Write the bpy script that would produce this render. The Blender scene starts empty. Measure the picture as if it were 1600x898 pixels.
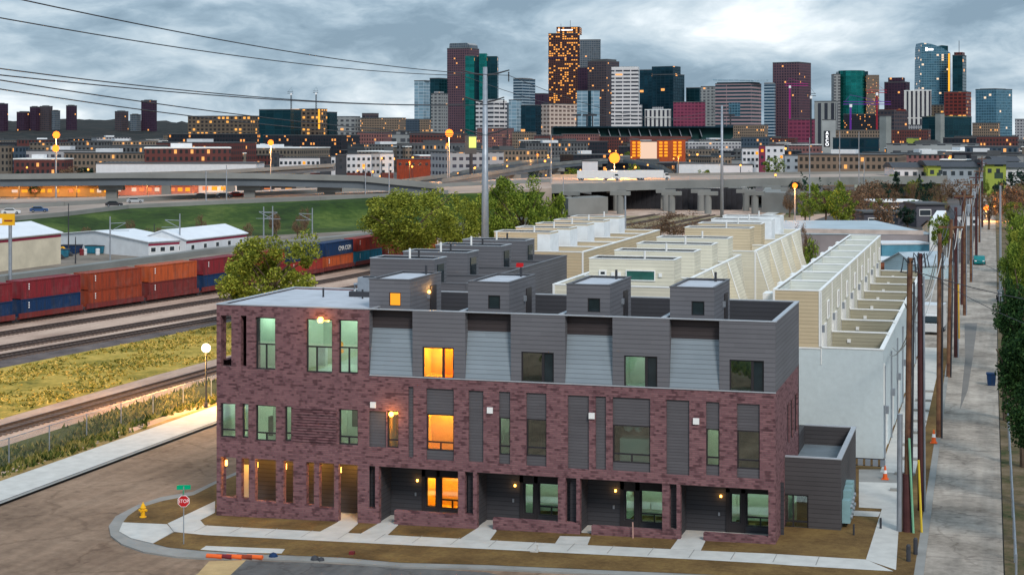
import bpy, bmesh, math, random
from mathutils import Vector, Matrix
R = random.Random(7)
C = bpy.context.scene.collection
SC = bpy.context.scene
# ------------------------------------------------------------------ camera
S = 1.3                      # one drawing unit is 1.3 m
F, HY, CX, H = 2560., 210., 800., 17.9
CO, SI = 25/26.043, 7.3/26.043
CAMX, CAMY = 34.8, -69.8
YAW = math.atan2(SI, CO)
cam = bpy.data.objects.new('camera', bpy.data.cameras.new('camera'))
C.objects.link(cam)
cam.location = (CAMX*S, CAMY*S, H*S)
cam.rotation_euler = (math.pi/2, 0, YAW)
cam.data.sensor_width = 36; cam.data.lens = F/1600*36
cam.data.shift_y = -(449-HY)/1600
cam.data.clip_start = 1; cam.data.clip_end = 60000
SC.camera = cam
SC.view_settings.view_transform = 'Standard'; SC.view_settings.look = 'None'
SC.view_settings.gamma = 1; SC.view_settings.exposure = 0.62
# ------------------------------------------------------------------ node helper
def nd(t, typ, ins=None, **props):
    n = t.nodes.new('ShaderNode'+typ)
    for k, v in props.items(): setattr(n, k, v)
    for k, v in (ins or {}).items():
        if isinstance(v, bpy.types.NodeSocket): t.links.new(v, n.inputs[k])
        else: n.inputs[k].default_value = v
    return n
def M(t, op, a, b=0., c=0.):
    n = nd(t, 'Math', operation=op)
    for i, v in enumerate((a, b, c)):
        if isinstance(v, bpy.types.NodeSocket): t.links.new(v, n.inputs[i])
        else: n.inputs[i].default_value = v
    return n.outputs[0]
def MIX(t, f, a, b, mode='MIX'):
    n = nd(t, 'Mix', data_type='RGBA', blend_type=mode)
    for i, v in ((0, f), (6, a), (7, b)):
        if isinstance(v, bpy.types.NodeSocket): t.links.new(v, n.inputs[i])
        else: n.inputs[i].default_value = (v if i == 0 else (*v[:3], 1))
    return n.outputs[2]
def RAMP(t, f, stops, interp='LINEAR'):
    n = nd(t, 'ValToRGB', {0: f}); e = n.color_ramp; e.interpolation = interp
    while len(e.elements) < len(stops): e.elements.new(.5)
    for el, (p, c) in zip(e.elements, stops): el.position = p; el.color = (*c, 1) if len(c) == 3 else c
    return n.outputs[0]
def NOISE(t, vec, scale, detail=4, rough=.55):
    return nd(t, 'TexNoise', {'Vector': vec, 'Scale': scale, 'Detail': detail, 'Roughness': rough}).outputs[0]
def MAPV(t, vec, sc): return nd(t, 'Mapping', {'Vector': vec, 'Scale': sc}).outputs[0]
# ------------------------------------------------------------------ world: overcast evening sky with cloud banks
SUN_EL, SUN_AZ = math.radians(38), math.radians(150)
w = bpy.data.worlds.new('World'); SC.world = w; w.use_nodes = True
t = w.node_tree; t.nodes.clear()
tc = nd(t, 'TexCoord').outputs['Generated']
sky = nd(t, 'TexSky', sky_type='NISHITA', sun_disc=False, sun_elevation=SUN_EL, sun_rotation=SUN_AZ).outputs[0]
skyb = nd(t, 'Background', {0: sky, 1: 0.05}).outputs[0]
v1 = MAPV(t, tc, (4.6, 4.6, 12.5)); v2 = MAPV(t, tc, (30., 30., 85.))
warp = nd(t, 'VectorMath', {0: v1, 1: nd(t, 'VectorMath', {0: nd(t, 'TexNoise', {'Vector': v1, 'Scale': 1.4, 'Detail': 3}).outputs[1], 'Scale': .6}, operation='SCALE').outputs[0]}, operation='ADD').outputs[0]
big = NOISE(t, warp, 1.5, 7, .58); fine = NOISE(t, v2, 1., 4, .6)
cl = M(t, 'ADD', M(t, 'MULTIPLY', big, .9), M(t, 'MULTIPLY', fine, .1))
sep = nd(t, 'SeparateXYZ', {0: tc}).outputs[2]
cl = M(t, 'ADD', cl, M(t, 'MULTIPLY', M(t, 'SUBTRACT', .05, M(t, 'MINIMUM', sep, .1)), 1.0))
col = RAMP(t, cl, [(.39, (.14, .205, .27)), (.45, (.20, .275, .345)), (.50, (.29, .365, .43)), (.56, (.40, .465, .515)), (.65, (.62, .66, .69))])
zen = nd(t, 'MapRange', {0: sep, 1: .12, 2: .75, 3: 1.14, 4: 2.1}).outputs[0]
clb = nd(t, 'Background', {0: col, 1: zen}).outputs[0]
out = nd(t, 'OutputWorld'); t.links.new(nd(t, 'MixShader', {0: .9, 1: skyb, 2: clb}).outputs[0], out.inputs[0])
sun = bpy.data.lights.new('sun', 'SUN'); sun.energy = 1.5; sun.angle = math.radians(14); sun.color = (1, .93, .86)
so = bpy.data.objects.new('sun', sun); C.objects.link(so)
so.rotation_euler = (math.pi/2-SUN_EL, 0, math.radians(38))
# ------------------------------------------------------------------ pixel helpers
def hgt(X): return .46*min(1, max(0, X/26))
def wcam(xc, d): return (CAMX+xc*CO-d*SI, CAMY+xc*SI+d*CO)
def G(px, py, z=None):
    zz = 0 if z is None else z
    for _ in range(6):
        d = F*(H-zz)/(py-HY); X, Y = wcam((px-CX)/F*d, d)
        if z is None: zz = hgt(X)
    return X, Y
def AT(px, D): return wcam((px-CX)/F*D, D)
def ZP(py, D): return H-(py-HY)/F*D
def FY(px, py, Y=0.):
    a = (px-CX)/F; d = (Y-CAMY)/(a*SI+CO)
    return wcam(a*d, d)[0], H-(py-HY)/F*d
def FXp(px, py, X):
    a = (px-CX)/F; d = (X-CAMX)/(a*CO-SI)
    return wcam(a*d, d)[1], H-(py-HY)/F*d
# ------------------------------------------------------------------ materials
MATS = {}
def newmat(name):
    m = bpy.data.materials.new(name); m.use_nodes = True; m.node_tree.nodes.clear(); MATS[name] = m
    return m, m.node_tree
def fin(t, bsdf):
    o = nd(t, 'OutputMaterial'); t.links.new(bsdf, o.inputs[0])
def P(t, col, rough=.7, metal=0., bump=None, bd=.02, **kw):
    ins = {'Base Color': col if isinstance(col, bpy.types.NodeSocket) else (*col, 1), 'Roughness': rough, 'Metallic': metal, 'Specular IOR Level': .12 if not isinstance(rough, float) or rough > .35 else .5}
    if bump is not None: ins['Normal'] = nd(t, 'Bump', {'Height': bump, 'Distance': bd, 'Strength': 1.}).outputs[0]
    ins.update(kw)
    return nd(t, 'BsdfPrincipled', ins).outputs[0]
def simple(name, c, rough=.7, var=.25, scale=.6, metal=0., c2=None, bump=0):
    m, t = newmat(name); o = nd(t, 'TexCoord').outputs['Object']
    n = NOISE(t, o, scale, 5, .6)
    c2 = c2 or tuple(x*(1-var) for x in c)
    n = M(t, 'MULTIPLY_ADD', M(t, 'SUBTRACT', n, .5), 2.4, .5)
    col = MIX(t, nd(t, 'Clamp', {0: n}).outputs[0], c2, tuple(min(1, x*(1+var*.5)) for x in c))
    fin(t, P(t, col, rough, metal, bump=NOISE(t, o, scale*9, 3) if bump else None, bd=bump)); return m
def emis(name, c, s):
    m, t = newmat(name); fin(t, nd(t, 'Emission', {0: (*c, 1), 1: s}).outputs[0]); return m
def siding(name, c, pitch=.26, var=.1, groove=.35, rough=.6):
    m, t = newmat(name); o = nd(t, 'TexCoord').outputs['Object']
    s = nd(t, 'SeparateXYZ', {0: o})
    v = M(t, 'DIVIDE', s.outputs[2], pitch); fr = M(t, 'FRACT', v); fl = M(t, 'FLOOR', v)
    u = M(t, 'FLOOR', M(t, 'ADD', M(t, 'DIVIDE', M(t, 'ADD', s.outputs[0], s.outputs[1]), 4.7), M(t, 'MULTIPLY', fl, .37)))
    wn = nd(t, 'TexWhiteNoise', {0: nd(t, 'CombineXYZ', {0: u, 1: fl}).outputs[0]}, noise_dimensions='3D').outputs[0]
    line = M(t, 'LESS_THAN', fr, .14)
    k = M(t, 'ADD', M(t, 'MULTIPLY', wn, var), 1-var/2)
    k = M(t, 'MULTIPLY', k, M(t, 'MULTIPLY_ADD', NOISE(t, o, .35, 4), .35, .82))
    k = M(t, 'MULTIPLY', k, M(t, 'SUBTRACT', 1, M(t, 'MULTIPLY', line, groove)))
    kk = nd(t, 'CombineXYZ', {0: k, 1: k, 2: k}).outputs[0]
    col = MIX(t, 1., c, kk, 'MULTIPLY')
    fin(t, P(t, col, rough, bump=fr, bd=.03)); return m
def brick(name):
    m, t = newmat(name); o = nd(t, 'TexCoord').outputs['Object']
    s = nd(t, 'SeparateXYZ', {0: o})
    uv = nd(t, 'CombineXYZ', {0: M(t, 'ADD', s.outputs[0], s.outputs[1]), 1: s.outputs[2]}).outputs[0]
    b = nd(t, 'TexBrick', {'Vector': uv, 'Scale': 1., 'Brick Width': .42, 'Row Height': .115, 'Mortar Size': .012, 'Mortar Smooth': .3, 'Bias': -.1,
        'Color1': (.215, .108, .115, 1), 'Color2': (.145, .070, .080, 1), 'Mortar': (.16, .11, .11, 1)})
    row = M(t, 'FLOOR', M(t, 'DIVIDE', s.outputs[2], .115))
    st = nd(t, 'CombineXYZ', {0: M(t, 'ADD', s.outputs[0], s.outputs[1]), 1: M(t, 'MULTIPLY', row, 1.7)}).outputs[0]
    dark = RAMP(t, NOISE(t, MAPV(t, st, (.42, 1, 1)), 4.6, 1, .5), [(.53, (1.1, 1.09, 1.09)), (.63, (.58, .55, .57))])
    big = RAMP(t, NOISE(t, o, .55, 4), [(.3, (.94, .94, .94)), (.7, (1.06, 1.05, 1.05))])
    col = MIX(t, 1., MIX(t, 1., b.outputs[0], dark, 'MULTIPLY'), big, 'MULTIPLY')
    fin(t, P(t, col, .8, bump=b.outputs[1], bd=-.02)); return m
def glassmat(name, tint=(.80, .92, .86), refl=.15, rough=.02):
    m, t = newmat(name)
    tr = nd(t, 'BsdfTransparent', {0: (*tint, 1)}).outputs[0]
    gl = nd(t, 'BsdfGlossy', {0: (.9, .95, .95, 1), 'Roughness': rough}).outputs[0]
    f = M(t, 'ADD', M(t, 'MULTIPLY', nd(t, 'Fresnel', {0: 1.5}).outputs[0], .8), refl)
    fin(t, nd(t, 'MixShader', {0: f, 1: tr, 2: gl}).outputs[0]); return m
def grid(name, wall, glass, fh=3.6, bw=5., gv=.4, gu=.25, lit=.06, lc=(1, .42, .10), ls=.8, metal=.35, rough=.3, roof=None):
    m, t = newmat(name); T = nd(t, 'TexCoord'); o = T.outputs['Object']
    s = nd(t, 'SeparateXYZ', {0: o}); n = nd(t, 'SeparateXYZ', {0: T.outputs['Normal']})
    fx = M(t, 'GREATER_THAN', M(t, 'ABSOLUTE', n.outputs[0]), .6)
    u = M(t, 'ADD', M(t, 'MULTIPLY', s.outputs[1], fx), M(t, 'MULTIPLY', s.outputs[0], M(t, 'SUBTRACT', 1, fx)))
    u = M(t, 'DIVIDE', u, bw*S); v = M(t, 'DIVIDE', s.outputs[2], fh*S)
    wu = M(t, 'GREATER_THAN', M(t, 'FRACT', u), gu); wv = M(t, 'GREATER_THAN', M(t, 'FRACT', v), gv)
    side = M(t, 'LESS_THAN', M(t, 'ABSOLUTE', n.outputs[2]), .6)
    win = M(t, 'MULTIPLY', M(t, 'MULTIPLY', wu, wv), side)
    cell = nd(t, 'CombineXYZ', {0: M(t, 'FLOOR', u), 1: M(t, 'FLOOR', v), 2: M(t, 'MULTIPLY', fx, 7)}).outputs[0]
    wn = nd(t, 'TexWhiteNoise', {0: cell}, noise_dimensions='3D').outputs[0]
    cl = NOISE(t, MAPV(t, cell, (.10, .9, 1)), 1., 2)
    thr = M(t, 'SUBTRACT', 1., M(t, 'MULTIPLY', M(t, 'POWER', cl, 3.), lit*8))
    L = M(t, 'MULTIPLY', M(t, 'GREATER_THAN', wn, thr), win)
    gvar = MIX(t, wn, tuple(x*.75 for x in glass), tuple(x*1.25 for x in glass))
    wl = MIX(t, NOISE(t, o, .02, 3), tuple(x*.8 for x in wall), tuple(min(1, x*1.15) for x in wall))
    wl = MIX(t, side, roof or tuple(.25+.3*x for x in wall), wl)
    col = MIX(t, win, wl, gvar)
    rg = M(t, 'SUBTRACT', .75, M(t, 'MULTIPLY', win, .75-rough))
    b = P(t, col, rg, M(t, 'MULTIPLY', win, metal), **{'Emission Color': (*lc, 1), 'Emission Strength': M(t, 'MULTIPLY', L, ls)})
    fin(t, b); return m
brickm = brick('brick_purple')
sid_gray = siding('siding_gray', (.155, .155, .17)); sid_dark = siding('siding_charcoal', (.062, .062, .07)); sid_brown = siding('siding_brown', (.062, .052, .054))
sid_light = siding('siding_gray_skylit', (.24, .285, .32)); sid_tan = siding('siding_tan', (.60, .49, .33), var=.08, groove=.3)  # sid_light: gray siding of the sloped panels with skylight put into its colour
sid_cream = siding('siding_cream', (.74, .70, .57), var=.06, groove=.22); sid_olive = siding('siding_olive', (.42, .39, .29), var=.08)
panel_gray = siding('panel_gray', (.12, .115, .125), pitch=.17, var=.14)
stucco = simple('stucco_white', (.53, .60, .62), .9, .08, 2.5, bump=.01); white = simple('trim_white', (.78, .78, .76), .5, .06, 2.)
wrap = simple('white_sheathing', (.75, .78, .80), .5, .12, 1.2)
cap = simple('metal_cap', (.42, .44, .47), .4, .1, 1., metal=.3); capd = simple('dark_cap', (.12, .12, .13), .5, .1)
roofm = simple('roof_membrane', (.44, .46, .50), .75, .16, .7, bump=.01); roofd = simple('roof_dark', (.045, .045, .055), .7, .3, .5)
deckm = simple('deck_boards', (.16, .19, .21), .7, .2, .9)
frame = simple('window_frame', (.035, .032, .035), .4, .1); metal = simple('galvanised', (.33, .36, .40), .45, .2, 1.5, metal=.5)
metald = simple('dark_metal', (.05, .052, .06), .5, .2, 1.)
teal_box = simple('meter_teal', (.22, .36, .38), .5, .12, 2.)
conc = simple('concrete_walk', (.52, .51, .48), .85, .14, 1.1, bump=.01); conc_old = simple('concrete_old', (.27, .265, .25), .9, .22, .5, bump=.02)
conc_br = simple('concrete_bridge', (.22, .225, .215), .85, .25, .08)
glass = glassmat('window_glass'); glass_dark = simple('glass_dark', (.02, .03, .035), .08, .3, 1.)
glass_dark2 = simple('glass_city', (.03, .04, .05), .15, .3, .3)
rail_m = simple('rail_steel', (.09, .07, .065), .45, .2, 1., metal=.4); tie_m = simple('tie_wood', (.17, .125, .105), .9, .3, 1.)
wood_pole = simple('pole_wood', (.20, .105, .055), .85, .35, 1.2, c2=(.075, .035, .03), bump=.02); wood_dark = simple('pole_wood_dark', (.085, .035, .035), .85, .3, 1.2, bump=.02)
orange = simple('safety_orange', (.75, .13, .03), .5, .1); yellow = simple('hydrant_yellow', (.80, .42, .02), .45, .1)
redm = simple('sign_red', (.50, .015, .02), .4, .05); greenm = simple('sign_green', (.0, .33, .16), .4, .05); amber = emis('amber_lamp', (1, .42, .06), 9.)
amber_far = emis('amber_far_lamp', (1, .19, .02), 2.4); lamp_sm = emis('amber_small_lamp', (1, .33, .06), 2.5); lampw = emis('warm_white_lamp', (1, .72, .38), 5.); lit_orange = emis('lit_store_orange', (1, .28, .1), .7); lit_white = emis('lit_panel', (1, .70, .52), .62)
lit_yel = emis('lit_yellow', (1, .36, .03), .85); yel_strip = emis('yellow_light_strip', (1, .42, .04), 1.0); sign_white = emis('sign_letters', (.95, .97, 1), 1.6)
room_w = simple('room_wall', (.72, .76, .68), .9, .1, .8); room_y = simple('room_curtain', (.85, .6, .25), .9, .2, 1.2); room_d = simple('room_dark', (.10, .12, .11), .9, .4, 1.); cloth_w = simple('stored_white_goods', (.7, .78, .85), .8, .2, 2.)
tarp = simple('tarp_blue', (.10, .28, .38), .6, .3, .5); paleblue = siding('paleblue_siding', (.42, .55, .60), pitch=.3); redbrick = simple('red_brick', (.33, .12, .07), .9, .4, 2.)
# ground materials
def ground2(name, cols, scale, fine=6., rough=.95, bump=.05, stretch=(1, 1, 1), crack=0., joint=0.):
    m, t = newmat(name); o = MAPV(t, nd(t, 'TexCoord').outputs['Object'], stretch)
    a = NOISE(t, o, scale, 6, .62); b = NOISE(t, o, scale*fine, 4, .7)
    f = M(t, 'ADD', M(t, 'MULTIPLY', a, .68), M(t, 'MULTIPLY', b, .32))
    n = len(cols); col = RAMP(t, f, [(.36+.28*i/(n-1), c) for i, c in enumerate(cols)])
    if crack:
        wv = nd(t, 'VectorMath', {0: o, 1: nd(t, 'VectorMath', {0: nd(t, 'TexNoise', {'Vector': o, 'Scale': .5, 'Detail': 4}).outputs[1], 'Scale': 3.}, operation='SCALE').outputs[0]}, operation='ADD').outputs[0]
        vo = nd(t, 'TexVoronoi', {'Vector': wv, 'Scale': crack}, feature='DISTANCE_TO_EDGE').outputs['Distance']
        k = RAMP(t, vo, [(.0, (.45, .43, .42)), (.012, (.6, .58, .57)), (.02, (1, 1, 1))]); col = MIX(t, .42, col, MIX(t, 1., col, k, 'MULTIPLY'))
        stn = RAMP(t, NOISE(t, o, .9, 3, .6), [(.62, (1, 1, 1)), (.72, (.62, .6, .6))]); col = MIX(t, .8, col, MIX(t, 1., col, stn, 'MULTIPLY'))
        trk = RAMP(t, NOISE(t, MAPV(t, o, (1.3, .06, 1)), 1., 3, .5), [(.4, (.86, .86, .86)), (.6, (1.1, 1.09, 1.08))]); col = MIX(t, .7, col, MIX(t, 1., col, trk, 'MULTIPLY'))
    if joint:
        jy = M(t, 'LESS_THAN', M(t, 'FRACT', M(t, 'DIVIDE', nd(t, 'SeparateXYZ', {0: o}).outputs[1], joint)), .02); col = MIX(t, M(t, 'MULTIPLY', jy, .5), col, (.06, .055, .05))
    fin(t, P(t, col, rough, bump=b, bd=bump)); return m
asphalt = ground2('asphalt_brown', [(.15, .10, .070), (.235, .160, .112), (.32, .225, .16)], .12, 14, bump=.02, crack=.11)
asph_gray = ground2('asphalt_gray', [(.085, .08, .08), (.14, .135, .13)], .2, 12, bump=.02, crack=.2)
alley_m = ground2('alley_concrete', [(.18, .155, .13), (.31, .27, .23), (.44, .385, .33)], .22, 9, bump=.02, crack=.16, joint=5.2)
dirt = ground2('dirt_patch', [(.38, .26, .13), (.52, .36, .18)], .6)
soil = ground2('soil_lawn', [(.085, .05, .02), (.145, .088, .035), (.21, .135, .05)], .35, 10, bump=.04)
ballast = ground2('ballast_dark', [(.075, .062, .062), (.13, .105, .10), (.18, .145, .13)], .35, 14, bump=.06)
ballast_l = ground2('ballast_tan', [(.30, .20, .155), (.45, .32, .25), (.56, .41, .32)], .25, 12, bump=.06, stretch=(1, .3, 1))
grass_y = ground2('grass_dry', [(.08, .085, .018), (.27, .21, .04), (.46, .32, .07), (.56, .39, .11)], .22, 9, bump=.15)
grass_g = ground2('grass_green', [(.018, .035, .010), (.035, .065, .014), (.085, .12, .028)], .06, 10, bump=.15)
grass_d = ground2('grass_weeds', [(.035, .045, .015), (.085, .095, .03), (.16, .14, .05)], .22, 9, bump=.1)
yard_m = ground2('yard_dirt', [(.12, .10, .085), (.20, .17, .14), (.26, .22, .19)], .09)
citym = ground2('city_ground', [(.05, .055, .05), (.10, .09, .085), (.16, .13, .12)], .012, 12, bump=0)
highm = ground2('highway_concrete', [(.22, .175, .15), (.32, .26, .22), (.41, .335, .28)], .03, 10, bump=0)
def leafmat(name, cols, sc=.45):
    m, t = newmat(name)
    g = nd(t, 'NewGeometry').outputs['Random Per Island']; o = nd(t, 'TexCoord').outputs['Object']
    f = M(t, 'ADD', M(t, 'MULTIPLY', g, .5), M(t, 'MULTIPLY', NOISE(t, o, sc, 3), .5))
    col = RAMP(t, f, [(.3+.4*i/(len(cols)-1), c) for i, c in enumerate(cols)])
    d = P(t, col, .7); tr = nd(t, 'BsdfTranslucent', {0: col}).outputs[0]
    fin(t, nd(t, 'MixShader', {0: .3, 1: d, 2: tr}).outputs[0]); return m
leaf_y = leafmat('leaves_spring', [(.085, .11, .014), (.24, .27, .035), (.44, .45, .07)])
leaf_g = leafmat('leaves_green', [(.055, .10, .016), (.17, .24, .03), (.32, .38, .06)])
leaf_d = leafmat('leaves_dark', [(.010, .032, .010), (.025, .065, .018), (.055, .11, .03)])
leaf_b = leafmat('leaves_bronze', [(.09, .055, .035), (.18, .11, .07), (.30, .19, .11)])
leaf_t = leafmat('leaves_pine', [(.008, .022, .018), (.018, .045, .03), (.035, .07, .045)])
bark = simple('bark', (.12, .085, .06), .9, .3, 2.)
# ------------------------------------------------------------------ mesh helper
class MB:
    def __init__(s): s.v = []; s.f = []
    def add(s, vs, fs): n = len(s.v); s.v += [tuple(v) for v in vs]; s.f += [tuple(n+i for i in f) for f in fs]; return s
    def quad(s, a, b, c, d): return s.add([a, b, c, d], [(0, 1, 2, 3)])
    def box(s, x0, x1, y0, y1, z0, z1):
        return s.add([(x, y, z) for z in (z0, z1) for x, y in ((x0, y0), (x1, y0), (x1, y1), (x0, y1))],
                     [(0, 3, 2, 1), (4, 5, 6, 7), (0, 1, 5, 4), (1, 2, 6, 5), (2, 3, 7, 6), (3, 0, 4, 7)])
    def prism(s, pts, z0, z1):
        n = len(pts)
        f0 = z0 if callable(z0) else (lambda x, y: z0); f1 = z1 if callable(z1) else (lambda x, y: z1)
        return s.add([(x, y, f0(x, y)) for x, y in pts]+[(x, y, f1(x, y)) for x, y in pts],
                     [tuple(range(n))[::-1], tuple(range(n, 2*n))]+[(i, (i+1) % n, n+(i+1) % n, n+i) for i in range(n)])
    def hprism(s, prof, a0, a1, axis='y'):   # profile in (other, z), extruded along axis
        n = len(prof)
        mk = (lambda p, a: (p[0], a, p[1])) if axis == 'y' else (lambda p, a: (a, p[0], p[1]))
        return s.add([mk(p, a0) for p in prof]+[mk(p, a1) for p in prof],
                     [tuple(range(n))[::-1], tuple(range(n, 2*n))]+[(i, (i+1) % n, n+(i+1) % n, n+i) for i in range(n)])
    def tube(s, pts, r, n=6, r1=None):
        pts = [Vector(p) for p in pts]; k = len(pts); b = len(s.v)
        for i, p in enumerate(pts):
            d = (pts[min(i+1, k-1)]-pts[max(i-1, 0)]).normalized()
            a = d.cross(Vector((0, 0, 1)) if abs(d.z) < .9 else Vector((1, 0, 0))).normalized(); c = d.cross(a)
            rr = r if r1 is None else r+(r1-r)*i/(k-1)
            for j in range(n):
                q = p+a*math.cos(j*math.tau/n)*rr+c*math.sin(j*math.tau/n)*rr; s.v.append(tuple(q))
        for i in range(k-1):
            for j in range(n): s.f.append((b+i*n+j, b+i*n+(j+1) % n, b+(i+1)*n+(j+1) % n, b+(i+1)*n+j))
        s.f.append(tuple(b+j for j in range(n))[::-1]); s.f.append(tuple(b+(k-1)*n+j for j in range(n)))
        return s
    def lathe(s, x, y, prof, n=12):
        b = len(s.v); k = len(prof)
        for r, z in prof:
            for j in range(n): s.v.append((x+r*math.cos(j*math.tau/n), y+r*math.sin(j*math.tau/n), z))
        for i in range(k-1):
            for j in range(n): s.f.append((b+i*n+j, b+i*n+(j+1) % n, b+(i+1)*n+(j+1) % n, b+(i+1)*n+j))
        s.f.append(tuple(b+j for j in range(n))[::-1]); s.f.append(tuple(b+(k-1)*n+j for j in range(n)))
        return s
    def ball(s, x, y, z, r, n=10):
        m = n//2
        return s.lathe(x, y, [(max(.02*r, r*math.sin(math.pi*i/m)), z-r*math.cos(math.pi*i/m)) for i in range(m+1)], n)
    def build(s, name, mat, parent=None, local=False, smooth=False):
        off = (0, 0, 0) if (parent is None or local) else ORG[parent.name]
        me = bpy.data.meshes.new(name)
        me.from_pydata([((x-off[0])*S, (y-off[1])*S, (z-off[2])*S) for x, y, z in s.v], [], s.f)
        if smooth: me.shade_smooth()
        me.materials.append(mat)
        o = bpy.data.objects.new(name, me); C.objects.link(o)
        if parent is not None:
            o.parent = parent; ORG[o.name] = off
        return o
ORG = {}; LABELS = {}
def tag(o, label, cat, group=None, kind=None):
    if label:
        if label in LABELS and not group: print('DUP LABEL', label)
        if len(label.replace('-', ' ').split()) > 16: print('LONG', label)
        LABELS[label] = 1; o['label'] = label; o['category'] = cat
    if group: o['group'] = group
    if kind: o['kind'] = kind
    return o
def root(name, label, cat, loc=(0, 0, 0), rz=0, group=None):
    o = bpy.data.objects.new(name, None); C.objects.link(o); o.empty_display_size = .1
    o.location = [c*S for c in loc]; o.rotation_euler = (0, 0, rz); ORG[o.name] = tuple(loc)
    return tag(o, label, cat, group)
def dup(r, loc, rz=0, label=None, scale=None):
    c = r.copy(); C.objects.link(c); c.location = [v*S for v in loc]; c.rotation_euler = (0, 0, rz)
    if label: c['label'] = label; LABELS[label] = 1
    if scale: c.scale = scale
    for ch in list(r.children):
        d = ch.copy(); C.objects.link(d); d.parent = c
        for g in list(ch.children):
            e = g.copy(); C.objects.link(e); e.parent = d
    return c
def struct(o): o['kind'] = 'structure'; return o
def text(body, size, name, mat, parent, loc, rot, ext=.02, sx=1.):   # loc local to parent, units
    cu = bpy.data.curves.new('t', 'FONT'); cu.body = body; cu.size = size*S; cu.extrude = ext*S; cu.align_x = 'CENTER'; cu.align_y = 'CENTER'
    tmp = bpy.data.objects.new('t', cu); C.objects.link(tmp)
    me = bpy.data.meshes.new_from_object(tmp.evaluated_get(bpy.context.evaluated_depsgraph_get())); bpy.data.objects.remove(tmp)
    me.materials.clear(); me.materials.append(mat)
    o = bpy.data.objects.new(name, me); C.objects.link(o); o.parent = parent
    o.location = [c*S for c in loc]; o.rotation_euler = rot; o.scale = (sx, 1, 1); return o
def lamp(x, y, z, power, colr=(1, .5, .12), r=.1, parent=None):
    l = bpy.data.lights.new('light', 'POINT'); l.energy = power*S*S; l.color = colr; l.shadow_soft_size = r*S
    o = bpy.data.objects.new('lamp_light', l); C.objects.link(o)
    if parent is not None:
        b = ORG[parent.name]; o.parent = parent; o.location = ((x-b[0])*S, (y-b[1])*S, (z-b[2])*S)
    else: o.location = (x*S, y*S, z*S)
    return o
# ------------------------------------------------------------------ ground sheets
def sheet(name, pts, dz, mat, thick=0.):
    """flat polygon draped on the gently tilted lot"""
    bm = bmesh.new(); bm.faces.new([bm.verts.new((x, y, 0)) for x, y in pts])
    for X in (0., 26.): bmesh.ops.bisect_plane(bm, geom=bm.verts[:]+bm.edges[:]+bm.faces[:], plane_co=(X, 0, 0), plane_no=(1, 0, 0))
    bmesh.ops.recalc_face_normals(bm, faces=bm.faces[:])
    for f in bm.faces:
        if f.normal.z < 0: f.normal_flip()
    if thick:
        r = bmesh.ops.extrude_face_region(bm, geom=bm.faces[:])
        for v in [g for g in r['geom'] if isinstance(g, bmesh.types.BMVert)]: v.co.z = 0
        low = [v for v in bm.verts if v not in set(g for g in r['geom'] if isinstance(g, bmesh.types.BMVert))]
        for v in low: v.co.z = -thick
        bmesh.ops.recalc_face_normals(bm, faces=bm.faces[:])
    for v in bm.verts: v.co.z += hgt(v.co.x)+dz; v.co *= S
    me = bpy.data.meshes.new(name); bm.to_mesh(me); bm.free(); me.materials.append(mat)
    o = bpy.data.objects.new(name, me); C.objects.link(o); return struct(o)
def GP(l): return [G(*p) for p in l]
mb = MB()
xs = [-40000, -800, 0, 26, 800, 40000]; ys = [-400, 400, 50000]
for i in range(5):
    for j in range(2):
        mb.quad((xs[i], ys[j], hgt(xs[i])-.05), (xs[i+1], ys[j], hgt(xs[i+1])-.05), (xs[i+1], ys[j+1], hgt(xs[i+1])-.05), (xs[i], ys[j+1], hgt(xs[i])-.05))
struct(mb.build('ground', citym))
RY0, RY1 = -60, 330
def strip(name, x0, x1, dz, mat, y0=RY0, y1=RY1, sh=.0):
    return sheet(name, [(x0, y0), (x1, y0), (x1+sh, y1), (x0+sh, y1)], dz, mat)
strip('rail_yard_ground', -68, -16, 0.0, ballast_l, sh=18)
sheet('dry_grass_bank', [(-36.5, 0), (-25.2, 0), (-24.8, 40), (-22.5, 100), (-16, 190), (-24, 190), (-33.5, 100), (-35.5, 62), (-38, 40), (-40, 20)], .012, grass_y)
sheet('dark_ballast', [(-43.5, 20), (-40, 20), (-38, 40), (-35.5, 62), (-33.5, 100), (-24, 190), (-26, 190), (-36, 100), (-39, 70), (-42, 45)], .016, ballast)
sheet('weed_strip', [(-19.6, -40), (-15.6, -40), (-15.6, 75), (-12, 190), (-15, 190), (-19.6, 75)], .012, grass_d)
strip('dry_verge', -15.6, -14, .02, ground2('verge_straw', [(.17, .115, .04), (.30, .20, .08), (.38, .27, .12)], .5), sh=4)
strip('sidewalk_west', -14., -11.35, .12, conc, sh=0); strip('kerb_west', -11.35, -11.05, .10, conc_old)
strip('side_street', -11.05, -1.2, -.02, asphalt)
sheet('front_street', [(-60, -60), (90, -60), (90, -.5), (30, -4.), (-2, -5.5), (-11, -4.), (-11.04, -30), (-60, -30)], -.012, asphalt)
sheet('asphalt_patch', GP([(335, 905), (350, 874), (480, 878), (760, 893), (900, 925)]), -.006, asph_gray)
sheet('dirt_patch', GP([(300, 905), (327, 876), (385, 874), (352, 905)]), .0, dirt)
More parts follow.
